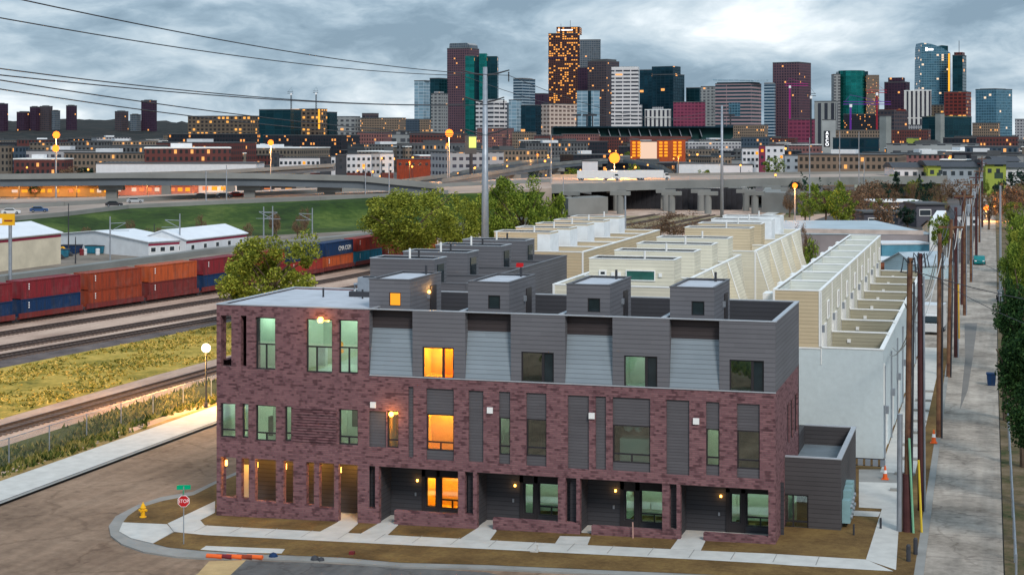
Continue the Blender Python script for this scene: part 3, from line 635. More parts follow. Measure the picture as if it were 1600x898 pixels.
lamp(aw[0]+.2, AY0+.7, 2.3, 5, (.7, 1, .85), .1, bld)
mc = root('meter_cabinet', 'teal grey electric meter cabinets mounted on the side wall of the low dark annex', 'meter box', (28.5, 4.2, .46))
for i, (y, z0, z1) in enumerate([(3.75, .75, 1.75), (4.35, .8, 2.05), (4.95, .85, 2.1), (5.55, .9, 2.2)]):
    c_ = MB().box(28.51, 28.86, y, y+.54, z0, z1).build('cabinet', teal_box, mc)
    ORG[c_.name] = ORG[mc.name]
    for k in range(2): MB().tube([(28.86, y+.27, z0+.25+.45*k), (28.95, y+.27, z0+.25+.45*k)], .1, 10).build('meter_dial', metal, c_)
MB().tube([(28.66, 4.4, .3), (28.66, 4.4, .9)], .04, 8).tube([(28.66, 5.3, .3), (28.66, 5.3, .95)], .05, 8).build('conduit', metald, mc)
# rooftop unit
ac = root('rooftop_unit', 'grey rooftop air conditioning unit on a dark curb standing on the pale flat corner roof', 'air conditioner', (4.9, 6.2, ZT-.1))
MB().box(4.35, 5.75, 5.7, 6.7, ZT-.1, ZT+.16).build('curb', metald, ac)
MB().box(4.75, 5.65, 5.85, 6.55, ZT+.16, ZT+.85).build('casing', metal, ac)
MB().lathe(5.2, 6.2, [(.3, ZT+.85), (.3, ZT+.9), (.06, ZT+.92)], 14).build('fan_grille', metald, ac)
MB().tube([(4.55, 6.0, ZT+.16), (4.55, 6.0, ZT+.5), (4.75, 6.0, ZT+.5)], .09, 8).build('duct', metal, ac)
# ------------------------------------------------------------------ row buildings behind
def deckrow(name, label, x0, x1, y0, y1, z, zd, wm, cm, dm, divs=(), base=None, eastlean=0., capw=.2, tz=None, im=None):
    b = root(name, label, 'townhouses', (x0, y0, hgt(x0)))
    m = MB(); zb = hgt(x0)-.1; zk = z-3.1
    m.quad((x0, y0, zb), (x1, y0, zb), (x1, y0, z), (x0, y0, z)); m.quad((x0, y0, zb), (x0, y1, zb), (x0, y1, z), (x0, y0, z)); m.quad((x0, y1, zb), (x1, y1, zb), (x1, y1, z), (x0, y1, z))
    if not eastlean: m.quad((x1, y0, zb), (x1, y1, zb), (x1, y1, z), (x1, y0, z))
    t_ = .2
    if im: m.build('siding_wall', wm, b); m = MB()
    for (a, b_, c_, d_) in ((x0, y0+t_, x1, y0+t_), (x0+t_, y0, x0+t_, y1), (x0, y1-t_, x1, y1-t_), (x1-t_, y0, x1-t_, y1)): m.quad((a, b_, zd), (c_, d_, zd), (c_, d_, z), (a, b_, z))
    for y in divs: m.box(x0+t_+.003, x1-t_-.003, y, y+.16, zd, z-.03)
    m.build('parapet_lining' if im else 'siding_wall', im or wm, b)
    MB().quad((x0+t_, y0+t_, zd), (x1-t_, y0+t_, zd), (x1-t_, y1-t_, zd), (x0+t_, y1-t_, zd)).build('roof_deck', dm, b)
    m = caps(x0, x1, y0, y1, z, capw, .06)
    for y in divs: m.box(x0+.2, x1-.2, y-.04, y+.2, z-.03, z+.03)
    q = tz or zb; m.box(x0-.02, x0+.1, y0-.03, y0-.002, q, z); m.box(x1-.1, x1+.02, y0-.03, y0-.002, q, z)
    m.build('trim', cm, b)
    return b
b2 = deckrow('charcoal_townhouse_row', 'charcoal clad townhouse row directly behind the brick block with dark roof boxes', 2.4, 8.3, 12.6, 33.7, 9.98, 8.9, sid_gray, capd, deckm, divs=(18, 23.6, 29))
for i, (y, x1) in enumerate([(13.1, 6.4), (18.3, 6.6), (24.0, 6.9), (29.3, 6.9)]):
    b = bulkhead(b2, 2.6, x1-.15, y, y+2.1, 8.9, 11.2, sid_gray, cap, roofd, door=None)
    MB().box(x1-.145, x1-.09, y+.5, y+1.5, 8.95, 10.9).build('door', glass_dark, b)
    pl = MB().tube([(4.7, y+.5, 11.2), (4.7, y+.5, 11.75)], .06, 8).build('vent_pipe', white, b)
MB().box(8.305, 8.34, 22.3, 23.6, 8.0, 9.0).build('window', glass_dark, b2)
for i, (x, y) in enumerate([(7.4, 15.3), (7.4, 20.8), (7.45, 26.3)]):
    a_ = root('deck_condenser', ['pale teal condenser on the nearest charcoal roof deck', 'pale teal condenser on the second charcoal roof deck', 'pale teal condenser on the third charcoal roof deck beside the red chair'][i], 'air conditioner', (x, y, 8.9))
    MB().box(x-.4, x+.4, y-.3, y+.3, 8.9, 9.7).build('casing', teal_box, a_); MB().lathe(x, y, [(.22, 9.7), (.22, 9.74)], 12).build('fan_grille', metald, a_)
ch = root('deck_chair', 'red adirondack chair on the charcoal roof deck', 'chair', (7.4, 25.2, 8.92))
MB().box(7.15, 7.65, 24.9, 25.4, 9.25, 9.3).build('seat', redm, ch)
MB().add([(7.15, 25.4, 9.25), (7.65, 25.4, 9.25), (7.62, 25.75, 10.1), (7.18, 25.75, 10.1), (7.15, 25.45, 9.25), (7.65, 25.45, 9.25), (7.62, 25.8, 10.1), (7.18, 25.8, 10.1)], [(0, 1, 2, 3), (4, 5, 6, 7), (0, 1, 5, 4), (2, 3, 7, 6), (1, 2, 6, 5), (0, 3, 7, 4)]).build('backrest', redm, ch)
for x, y in ((7.17, 24.92), (7.6, 24.92), (7.17, 25.4), (7.6, 25.4)): MB().box(x, x+.05, y, y+.05, 8.92, 9.25).build('leg', redm, ch)
ra = deckrow('tan_townhouse_row', 'tan clad townhouse row west of the lane with five roof boxes and white trim', 2.0, 8.6, 37.0, 63.5, 9.98, 8.9, sid_tan, white, roofm, divs=[42.7+5.3*i for i in range(4)])
for i in range(5):
    y = 38.1+5.35*i; b = bulkhead(ra, 2.02, 6.0, y, y+2.2, 8.9, 11.2, sid_tan, white, roofd, door=None)
    MB().box(5.1, 6.03, y-.02, y+2.2, 8.95, 11.1).build('sheathed_entry', wrap, b)
def sawrow(name, label, x0, x1, y0, y1, n, z=9.98, zd=8.9, wm=sid_cream):
    b = deckrow(name, label, x0, x1, y0, y1, z, zd, wm, white, roofm, divs=[y0+(y1-y0)/n*k for k in range(1, n)], eastlean=1)
    m = MB(); zb = hgt(x0)-.1
    for k in range(n):
        tr = MB()
        a, c_ = y0+(y1-y0)/n*k, y0+(y1-y0)/n*(k+1); mid = a+(c_-a)*.52
        for (p, q, xt, xb) in ((a, mid, x1, x1+1.0), (mid, c_, x1, x1+.35)):
            m.quad((xt, p, z), (xt, q, z), (xb, q, 6.9), (xb, p, 6.9)); m.quad((xb, p, 6.9), (xb, q, 6.9), (xb, q, zb), (xb, p, zb))
            for yy in (p, q): m.add([(xt-.01, yy, z), (xb, yy, 6.9), (xb, yy, zb), (x1-.01, yy, zb)], [(0, 1, 2, 3)])
            tr.tube([(xt+.02, p+.03, z), (xb+.02, p+.03, 6.9)], .045, 4) if p == a else 0
        tr.build('slant_trim', white, b)
        window(b, lambda aa, d, zz, y=a: (x1+1.02-d, aa, zz), a+.6, a+1.5, 5.2, 6.6, .0, g=glass_dark, fm=white)
    m.build('slanted_siding', wm, b)
    return b
rb = sawrow('cream_townhouse_row', 'cream clad townhouse row with slanted east side and long dark window facing the brick block', 12.7, 19.1, 13.6, 37.6, 4)
for i in range(4):
    y = 16.3+6.2*i; b = bulkhead(rb, 14.0, 18.65, y, y+2.1, 8.9, 11.2, sid_cream, white, roofd, door=None)
    if i == 0:
        o = opx(978, 1024, 421.5, 438, y); window(b, tf_front(y), *o, -.04, g=simple('glass_green', (.03, .12, .10), .1, .3, 1.), fm=white, b=.05)
        o = opx(936, 948, 421.5, 431, y); window(b, tf_front(y), *o, -.04, g=glass_dark, fm=white, b=.09)
    m = MB()
    for px in (958, 968, 1032): x = FY(px, 420, y)[0]; m.box(x-.09, x+.09, y-.08, y-.003, 10.3, 10.5)
    if i == 0: m.build('wall_light', white, b)
rc = sawrow('far_cream_townhouse_row', 'farther cream townhouse row with slanted east wall and roof boxes wrapped in white sheathing', 12.7, 19.6, 41, 68, 4)
for i in range(4):
    y = 46.8+5.8*i; b = bulkhead(rc, 13.7, 18.4, y, y+2.1, 8.9, 11.2, sid_tan if i < 2 else wrap, white, roofd, door=None)
    if i > 1: MB().box(17.2, 18.43, y-.02, y+2.12, 8.95, 11.15).build('sheathed_entry', wrap, b)
# long tan row beside the alley with stepped garden decks
DY0, DY1, NU = 19.8, 70.2, 8; PU = (DY1-DY0)/NU
rd = deckrow('alley_townhouse_row', 'long narrow tan and white townhouse row beside the alley with ladder like roof parapets', 23.45, 26.0, DY0, DY1, 9.43, 8.4, sid_tan, white, roofm, divs=[DY0+PU*k for k in range(1, NU)], capw=.16, tz=6.45, im=siding('siding_pale', (.66, .68, .62), var=.05, groove=.2))
MB().quad((26.004, DY0+.02, .4), (26.004, DY1-.02, .4), (26.004, DY1-.02, 9.4), (26.004, DY0+.02, 9.4)).build('east_siding', sid_cream, rd)
Te = tf_right(26.01)
for k in range(NU):
    y = DY0+PU*k; ins = MB().quad((23.652, y+.2, 8.4), (25.798, y+.2, 8.4), (25.798, y+.2, 9.4), (23.652, y+.2, 9.4)) if 0 else None
    window(rd, Te, y+.5, y+1.35, 5.5, 7.5, -.06, g=glass_dark, fm=white, name='glass_door', b=.09, vs=[(y+.92, 5.5, 7.5)])
    window(rd, Te, y+1.7, y+2.5, 5.5, 7.5, -.06, g=glass_dark, fm=white, b=.09)
    window(rd, Te, y+3.2, y+4.2, 7.6, 8.6, -.06, g=glass_dark, fm=white, b=.08)
    MB().box(26.01, 26.06, y-.06, y+.06, 5.5, 9.4).build('trim', white, rd)
    MB().box(26.01, 26.2, y+.1, y+.25, 7.2, 7.6).build('wall_light', metal, rd)
    MB().box(22.75, 23.42, y+1.0, y+2.4, 8.6, 9.15).build('roof_hatch', white, rd)
dk = root('garage_wing', 'white stucco garage wing beside the alley with open roof decks divided by tan siding', 'garages', (23.4, DY0, .4))
EX = 29.3; ZG = 6.38
m = MB(); yA = DY0-.03
m.quad((21.5, yA, .3), (EX, yA, .3), (EX, yA, ZG), (21.5, yA, ZG)); m.quad((26.02, yA+.2, 5.4), (EX-.2, yA+.2, 5.4), (EX-.2, yA+.2, ZG), (26.02, yA+.2, ZG))
m.quad((26.02, DY1, .3), (EX, DY1, .3), (EX, DY1, ZG), (26.02, DY1, ZG)); m.quad((21.5, yA, .3), (21.5, DY0+4, .3), (21.5, DY0+4, ZG), (21.5, yA, ZG)); m.quad((21.5, yA, ZG), (21.5, DY0+4, ZG), (23.4, DY0+4, ZG), (23.4, yA, ZG))
gops2 = [(DY0+PU*k+1.0, DY0+PU*k+4.6, .4, 2.6) for k in range(NU)]
wall(m, tf_right(EX), yA, DY1, .3, ZG, gops2, .15)
m.quad((EX-.2, yA+.2, 5.4), (EX-.2, DY1, 5.4), (EX-.2, DY1, ZG), (EX-.2, yA+.2, ZG))
m.build('stucco_wall', stucco, dk)
MB().quad((26.02, DY0, 5.45), (EX-.2, DY0, 5.45), (EX-.2, DY1, 5.45), (26.02, DY1, 5.45)).build('roof_deck', roofd, dk)
m = MB(); m.box(26.02, EX+.04, yA-.03, yA+.19, ZG, ZG+.06); m.box(EX-.2, EX+.04, yA+.19, DY1, ZG, ZG+.06); m.box(23.3, 26.0, yA-.03, yA+.02, ZG-.06, ZG+.02)
m.build('parapet_cap', white, dk)
for k in range(1, NU+1):
    mo = MB(); mw = MB(); y = DY0+PU*k-.1; mo.box(26.05, EX-.205, y, y+.16, 5.45, ZG+.15); mw.box(26.03, EX-.0, y-.04, y+.2, ZG+.15, ZG+.21)
    MB().box(26.9, 27.1, y-.07, y-.003, 5.95, 6.15).build('deck_light', white, dk)
    mo.build('deck_divider', sid_olive, dk); mw.build('divider_cap', white, dk)
for k in range(NU):
    MB().box(EX-.1, EX-.05, gops2[k][0], gops2[k][1], .4, 2.6).build('garage_door', white, dk)
    y = DY0+PU*k+.35
    MB().tube([(EX+.07, y, .4), (EX+.07, y, 5.5)], .05, 6).build('downpipe', metal, dk)
    MB().box(EX, EX+.25, y+.2, y+.5, 2.9, 3.3).build('wall_light', metal, dk)
MB().box(EX+.003, EX+.06, yA+.3, yA+.75, 3.4, 5.6).build('white_trim_board', white, dk)
# ------------------------------------------------------------------ railway
def path_at(pts, s):
    for a, b in zip(pts, pts[1:]):
        L = math.dist(a, b)
        if s <= L: k = s/L; return a[0]+(b[0]-a[0])*k, a[1]+(b[1]-a[1])*k, math.atan2(b[1]-a[1], b[0]-a[0])
        s -= L
    return b[0], b[1], math.atan2(b[1]-a[1], b[0]-a[0])
def resample(pts, n):
    L = sum(math.dist(a, b) for a, b in zip(pts, pts[1:])); return [path_at(pts, L*i/n) for i in range(n+1)]
def track(label, pts, gauge=1.1, dz=.06):
    r = root('railway_track', label, 'railway track', (*pts[0], 0)); q = resample(pts, 60)
    for sgn in (-1, 1):
        m = MB(); P_ = [(x-math.sin(a)*gauge/2*sgn, y+math.cos(a)*gauge/2*sgn) for x, y, a in q]
        for i in range(len(P_)-1):
            d = Vector((P_[i+1][0]-P_[i][0], P_[i+1][1]-P_[i][1])).normalized(); n = Vector((-d.y, d.x))*.05
            m.prism([(P_[i][0]-n.x, P_[i][1]-n.y), (P_[i+1][0]-n.x, P_[i+1][1]-n.y), (P_[i+1][0]+n.x, P_[i+1][1]+n.y), (P_[i][0]+n.x, P_[i][1]+n.y)], .08, .24)
        m.build('rail', rail_m, r)
    m = MB(); L = sum(math.dist(a, b) for a, b in zip(pts, pts[1:])); k = 0.
    while k < L:
        x, y, a = path_at(pts, k); ux, uy = math.cos(a)*.1, math.sin(a)*.1; vx, vy = -math.sin(a), math.cos(a)
        m.prism([(x-ux-vx, y-uy-vy), (x+ux-vx, y+uy-vy), (x+ux+vx, y+uy+vy), (x-ux+vx, y-uy+vy)], .02, .10); k += .55
    o = m.build('sleepers', tie_m, r); o['kind'] = 'stuff'
TR = [(-63.5, 5), (-54.4, 65.5), (-50, 95), (-47.8, 120), (-46.8, 145), (-41.5, 215), (-36.5, 290)]
off = lambda d: [(x+d, y) for x, y in TR]
tr_l = ['railway track nearest the street fence, alone between gravel and weeds', 'railway track carrying the double stacked container train', 'rusty railway track directly in front of the container train', 'third railway track out from the container train, middle of the yard', 'railway track along the edge of the dry grass bank']
track(tr_l[0], [(-24.5, -40), (-22.45, 16.3), (-21.5, 43), (-18.5, 120), (-14, 230)])
track(tr_l[1], off(0)); track(tr_l[2], off(5.6)); track(tr_l[3], off(12.4)); track(tr_l[4], off(16.3))
def rusty(name, c):
    m, t = newmat(name); o = nd(t, 'TexCoord').outputs['Object']
    st = NOISE(t, MAPV(t, o, (2.2, 2.2, .25)), 1., 4, .65); bl = NOISE(t, o, .5, 4, .6)
    col = MIX(t, RAMP(t, st, [(.45, (0, 0, 0)), (.68, (.75, .75, .75))]), c, tuple(.35*x+.02 for x in c)); col = MIX(t, RAMP(t, bl, [(.55, (0, 0, 0)), (.75, (.4, .4, .4))]), col, tuple(.6*x+.08 for x in c))
    fin(t, P(t, col, .6)); return m
contm = {k: rusty('container_'+k, c) for k, c in dict(maroon=(.20, .022, .03), blue=(.010, .035, .10), rust=(.27, .048, .022), orange=(.42, .085, .028), red=(.29, .035, .025), teal=(.02, .17, .26), brown=(.17, .03, .028)).items()}
letter = simple('letter_white', (.8, .8, .8), .5, .02)
def container(name, loc, rz, z, kind, label, cat='shipping container', txt=None, L=8.5, W=1.9, Hh=1.74):
    r = root(name, label, cat, (loc[0], loc[1], z), rz, 'containers on the freight train')
    m = MB(); n = 30; pts = []
    for i in range(n+1):
        for q in ((0, .0), (.35, .0), (.5, .045), (.85, .045)):
            x = -L/2+.08+(L-.16)*(i+q[0])/(n+1); pts.append((x, -W/2+.03+q[1]))
    pts += [(L/2-.04, -W/2+.03), (L/2-.04, W/2-.03), (-L/2+.04, W/2-.03), (-L/2+.04, -W/2+.03)]
    m.prism(pts, .05, Hh-.03); m.build('shell', contm[kind], r, local=True)
    m = MB()
    for sx in (-1, 1):
        for sy in (-1, 1): m.box(sx*L/2-.1*(sx > 0), sx*L/2+.1*(sx < 0), sy*W/2-.1*(sy > 0), sy*W/2+.1*(sy < 0), 0, Hh)
    m.box(-L/2+.1, L/2-.1, -W/2, -W/2+.07, Hh-.1, Hh); m.box(-L/2+.1, L/2-.1, -W/2, -W/2+.07, 0, .12); m.box(-L/2+.1, L/2-.1, W/2-.07, W/2, Hh-.1, Hh)
    m.build('corner_frame', contm[kind], r, local=True)
    if txt: text(txt, .85, 'lettering', letter, r, (1.6, -W/2-.01, Hh*.45), (math.pi/2, 0, 0), .01, 1.0)
    else:
        text('U', .3, 'mark', letter, r, (L/2-.6, -W/2-.01, Hh*.8), (math.pi/2, 0, 0), .01) if 0 else None
        mk = MB(); 
        for q in range(3): mk.box(-L/2+1.0, -L/2+1.12, -W/2-.006, -W/2+.02, Hh*.75-.22*q, Hh*.75-.22*q+.14)
        mk.build('stencil_mark', letter, r, local=True)
    return r
cols = ['maroon:blue', 'maroon:blue', 'maroon:blue', 'rust:rust', 'orange:brown', 'maroon:blue', 'red:maroon', 'blue:red', 'blue:orange', 'red:teal', 'red:brown', 'maroon:rust']
posn = ['nearest the frame edge', 'in the first full stack', 'in the second full stack', 'in the all rust stack', 'in the stack just before the leafy tree', 'half hidden by the leafy tree', 'behind the leafy tree', 'past the leafy tree, mostly hidden', 'emerging beyond the leafy tree', 'in the stack with teal below', 'at the far end by the big trees', 'last one vanishing behind the big trees']
pts0 = TR[1:]; base_s = -19.2
def tpos(s):
    if s < 0: a = math.atan2(60.5, 9.1); return TR[1][0]+math.cos(a)*s, TR[1][1]+math.sin(a)*s, a
    return path_at(TR[1:], s)
for i, cp in enumerate(cols):
    x, y, a = tpos(base_s+4.8+9.75*i)
    tcol, bcol = cp.split(':')
    wc = root('well_car', f'brown well car under the containers {posn[i]}', 'rail car', (x, y, .1), a, 'well cars of the freight train')
    MB().box(-4.6, 4.6, -1.0, -.9, .35, .85).box(-4.6, 4.6, .9, 1.0, .35, .85).box(-4.6, 4.6, -.9, .9, .3, .42).build('frame', contm['brown'], wc, local=True)
    for sx in (-4.75, ):
        m = MB()
        for k in (-.35, .35): m.tube([(sx+k, -.7, .28), (sx+k, .7, .28)], .26, 10)
        m.build('bogie', metald, wc, local=True)
    container('shipping_container', (x, y), a, .5, bcol, f'{bcol} lower shipping container {posn[i]}', txt='CMA CGM' if i == 5 else None)
    container('shipping_container', (x, y), a, 2.26, tcol, f'{tcol} upper shipping container {posn[i]}', txt='CMA CGM' if i == 8 else None)
# guideway wall and catenary masts
gw = GP([(-90, 450), (0, 440), (335, 395), (560, 372), (700, 358)])
barrier('guideway_wall', gw, -.05, .75, 1.6, conc_br, 'long grey concrete guideway wall running behind the container train', 'wall')
def mast(px, pyb, pyt, label, arm=1):
    x, y = G(px, pyb, 0); D = F*H/(pyb-HY); z = ZP(pyt, D)
    r = root('catenary_mast', label, 'mast', (x, y, 0), YAW, 'overhead line masts along the light rail')
    MB().tube([(0, 0, 0), (0, 0, z)], .13, 8, .09).build('post', metal, r, local=True)
    if arm:
        MB().tube([(0, 0, z-1.0), (arm*2.2, 0, z-.9)], .05, 5).tube([(0, 0, z-2.1), (arm*2.2, 0, z-.95)], .05, 5).tube([(arm*.4, 0, z-2.0), (arm*2.7, 0, z-2.0)], .04, 5).build('cantilever', metal, r, local=True)
    return r
for a in [(172, 408, 338, 'overhead line mast with its arm reaching toward the long white shed', 1), (281, 398, 334, 'overhead line mast standing in front of the long white shed', -1),
          (412, 383, 323, 'left one of the two close together masts before the green bank', 1), (426, 383, 322, 'right one of the two close together masts before the green bank', -1), (488, 380, 325, 'single mast before the green bank nearest the big trees', -1)]: mast(*a)
for i, (px, b, t_) in enumerate([(107, 400, 318), (118, 412, 370), (241, 384, 350), (144, 392, 368)]):
    x, y = G(px, b, 0); D = F*H/(b-HY)
    tag(MB().tube([(x, y, 0), (x, y, ZP(t_, D))], .1, 6, .06).build('yard_pole', metald), ['tall dark pole at the foot of the grass bank behind the work yard', 'short dark pole among the yard equipment', 'thin dark pole just left of the long white shed', 'small lamp pole in the middle of the yard'][i], 'pole')
# ------------------------------------------------------------------ gabled sheds and houses
def gable(name, label, cat, p1, p2, depth, ze, rise, wm, rm, z0=0., hip=0., group=None, stripe=None, wins=0, door=0, flat=False, zz=None):
    a, b = G(*p1, zz), G(*p2, zz); L = math.dist(a, b); rz = math.atan2(b[1]-a[1], b[0]-a[0])
    r = root(name, label, cat, (*a, z0), rz, group)
    W = MB().quad((0, 0, 0), (L, 0, 0), (L, 0, ze), (0, 0, ze)).quad((0, depth, 0), (L, depth, 0), (L, depth, ze), (0, depth, ze))
    if flat: W.quad((0, 0, 0), (0, depth, 0), (0, depth, ze), (0, 0, ze)).quad((L, 0, 0), (L, depth, 0), (L, depth, ze), (L, 0, ze))
    else:
        for x in (0, L): W.add([(x, 0, 0), (x, depth, 0), (x, depth, ze), (x, depth/2, ze+rise), (x, 0, ze)], [(0, 1, 2, 3, 4)])
    W.build('wall', wm, r, local=True)
    o = .25; Rf = MB()
    if flat: Rf.box(-.1, L+.1, -.1, depth+.1, ze, ze+.25)
    else:
        k = rise/(depth/2)
        for (y0, y1, za, zb) in ((-o, depth/2, ze-o*k, ze+rise), (depth/2, depth+o, ze+rise, ze-o*k)):
            Rf.add([(-o, y0, za), (L+o, y0, za), (L+o, y1, zb), (-o, y1, zb), (-o, y0, za+.12), (L+o, y0, za+.12), (L+o, y1, zb+.12), (-o, y1, zb+.12)], [(0, 1, 2, 3), (4, 5, 6, 7), (0, 1, 5, 4), (1, 2, 6, 5), (2, 3, 7, 6), (3, 0, 4, 7)])
    Rf.build('roof', rm, r, local=True)
    if stripe: MB().box(-.02, L+.02, -.03, -.004, ze-.55, ze-.25).build('stripe', stripe, r, local=True)
    for i in range(wins):
        x = L*(i+.5)/wins; p = MB().box(x-.4, x+.4, -.05, -.01, ze*.35, ze*.62).build('window', glass_dark2, r, local=True)
        MB().box(x-.48, x+.48, -.03, -.004, ze*.35-.08, ze*.62+.08).build('frame', white, p, local=True)
    if door: MB().box(L*.15, L*.15+.9, -.06, -.004, 0, ze*.55).build('door', metald, r, local=True)
    return r
wshed = simple('shed_white', (.62, .64, .66), .6, .1, .6); stripe_m = simple('stripe_maroon', (.25, .02, .05), .5, .05); cream_wall = simple('wall_cream', (.62, .55, .42), .8, .2, .3)
shedroof = simple('shed_roof', (.68, .70, .73), .4, .08, .4)
gable('white_shed', 'white shed with maroon stripe and yellow sign at the yard edge', 'shed', (-60, 432), (95, 412), 10, 4.3, 1.4, cream_wall, shedroof, stripe=stripe_m)
gable('long_white_shed', 'long low white shed with maroon stripe and dark windows behind the train', 'shed', (232, 402), (290, 398), 26, 2.2, 1.1, wshed, shedroof, stripe=stripe_m, wins=4)
gable('long_white_shed_wing', 'low white wing stretching from the long shed toward the leafy tree', 'shed', (291, 399), (385, 387), 8, 2.3, 1.3, wshed, shedroof, stripe=stripe_m, wins=5)
# yellow sign
x, y = G(16, 440, 0); D = F*H/230
r = root('yellow_sign', 'orange yellow sign board on a steel post at the yard edge', 'sign', (x, y, 0), YAW)
MB().tube([(0, 0, 0), (0, 0, ZP(352, D))], .22, 8).build('post', metal, r, local=True)
MB().box(-1.6, .55, -.12, .12, ZP(352, D), ZP(334, D)).build('board', yellow, r, local=True)
MB().box(-1.5, -.95, -.16, -.125, ZP(349, D), ZP(341, D)).build('emblem', letter, r, local=True)
MB().box(-.7, .3, -.16, -.125, ZP(346, D), ZP(343.5, D)).build('line_of_writing', contm['rust'], r, local=True)
# vehicles
carmats = [simple('car_'+n, c, .3, .05, 1., metal=.2) for n, c in dict(white=(.7, .7, .7), silver=(.4, .42, .44), black=(.03, .03, .035), red=(.4, .03, .02), blue=(.03, .08, .2), teal=(.0, .17, .17)).items()]
tyre = simple('tyre', (.015, .015, .015), .8, .1)
def wheel(par, x, y, r=.26, w_=.16):
    a = MB().tube([(x, y-w_/2, r), (x, y+w_/2, r)], r, 12).build('wheel', tyre, par, local=True)
    MB().tube([(x, y-w_/2-.01, r), (x, y+w_/2+.01, r)], r*.5, 8).build('rim', metal, a, local=True)
def car(name, loc, rz, m_, label, group=None, van=0):
    r = root(name, label, 'car' if not van else 'van', loc, rz, group); L, W, h = 3.5, 1.4, 1.12 if not van else 1.5
    prof = [(-L/2, .2), (L/2, .2), (L/2, .55), (L/2-.1, .68), (L/2-.9, .74), (L/2-1.35, h), (-L/2+.75, h), (-L/2+.2, .75), (-L/2, .7)] if not van else [(-L/2, .2), (L/2, .2), (L/2, .7), (L/2-.6, .85), (L/2-1., h), (-L/2+.05, h), (-L/2, .7)]
    MB().hprism(prof, -W/2, W/2).build('body', m_, r, local=True)
    gp = [(L/2-.98, .76), (L/2-1.37, h-.06), (-L/2+.8, h-.06), (-L/2+.35, .78)] if not van else [(L/2-.66, .86), (L/2-1., h-.08), (L/2-1.6, h-.08), (L/2-1.6, .86)]
    MB().hprism(gp, -W/2-.012, W/2+.012).build('windows', glass_dark, r, local=True)
    MB().quad((L/2-.93, -W/2+.08, .765), (L/2-.93, W/2-.08, .765), (L/2-1.33, W/2-.12, h-.03), (L/2-1.33, -W/2+.12, h-.03)).build('windscreen', glass_dark, r, local=True)
    for x in (-L/2+.65, L/2-.65):
        for yy in (-W/2, W/2): wheel(r, x, yy)
    for yy in (-.5, .5): MB().box(L/2-.02, L/2+.02, yy-.13, yy+.13, .5, .62).build('headlight', letter, r, local=True)
    for yy in (-.5, .5): MB().box(-L/2-.02, -L/2+.02, yy-.12, yy+.12, .55, .66).build('tail_light', redm, r, local=True)
    return r
def truck(loc, rz, label, L=5., box_m=None, group=None, cabm=None):
    r = root('box_truck', label, 'truck', loc, rz, group)
    MB().hprism([(L/2-1.6, .35), (L/2, .35), (L/2, 1.0), (L/2-.35, 1.15), (L/2-.6, 1.75), (L/2-1.6, 1.75)], -.8, .8).build('cab', cabm or carmats[0], r, local=True)
    MB().hprism([(L/2-.1, 1.13), (L/2-.36, 1.2), (L/2-.55, 1.65), (L/2-1.3, 1.65), (L/2-1.3, 1.15)], -.81, .81).build('window', glass_dark, r, local=True)
    MB().box(-L/2, L/2-1.7, -.9, .9, .55, 2.5).build('cargo_box', box_m or carmats[0], r, local=True)
    for x in (-L/2+.7, -L/2+1.4, L/2-.8):
        for yy in (-.75, .75): wheel(r, x, yy, .36, .25)
    return r
x, y = G(56, 400, 0); truck((x, y, 0), math.pi+YAW-.2, 'white flatbed work truck parked before the white shed in the yard', 5.5)
x, y = G(1454, 520); truck((x+.2, y, hgt(30)), math.radians(-95), 'white box truck parked between the garages and the wooden poles', 4.4)
x, y = G(1530, 413); car('parked_car', (x, y, .48), math.radians(-88), carmats[5], 'teal car parked in the alley below the far poles')
x, y = G(1560, 470); car('parked_car', (x+.6, y, .46), math.radians(92), carmats[2], 'black car half hidden under the alley trees')
# yard goods
yard = [(92, 402, 'dumpster', 'teal'), (112, 395, 'dumpster', 'blue'), (150, 396, 'dumpster', 'teal'), (206, 388, 'dumpster', 'teal'), (218, 384, 'dumpster', 'blue'), (28, 413, 'dumpster', 'teal')]
for i, (px, py, k, cl) in enumerate(yard):
    x, y = G(px, py, 0); r = root('dumpster', f'{cl} steel dumpster, ' + ['beside the white work truck', 'just right of the white shed', 'in the middle of the yard by the green pole', 'left of the long white shed', 'touching the end of the long white shed', 'in front of the white shed wall'][i], 'dumpster', (x, y, 0), YAW+R.uniform(-.3, .3))
    MB().add([(-1.3, -.6, .1), (1.3, -.6, .1), (1.3, .6, .1), (-1.3, .6, .1), (-1.5, -.75, 1.15), (1.5, -.75, 1.15), (1.5, .75, 1.15), (-1.5, .75, 1.15)], [(0, 1, 2, 3), (0, 1, 5, 4), (1, 2, 6, 5), (2, 3, 7, 6), (3, 0, 4, 7)]).build('bin', contm[cl], r, local=True)
    MB().box(-1.55, 1.55, -.8, .8, 1.15, 1.24).build('lid', metald, r, local=True)
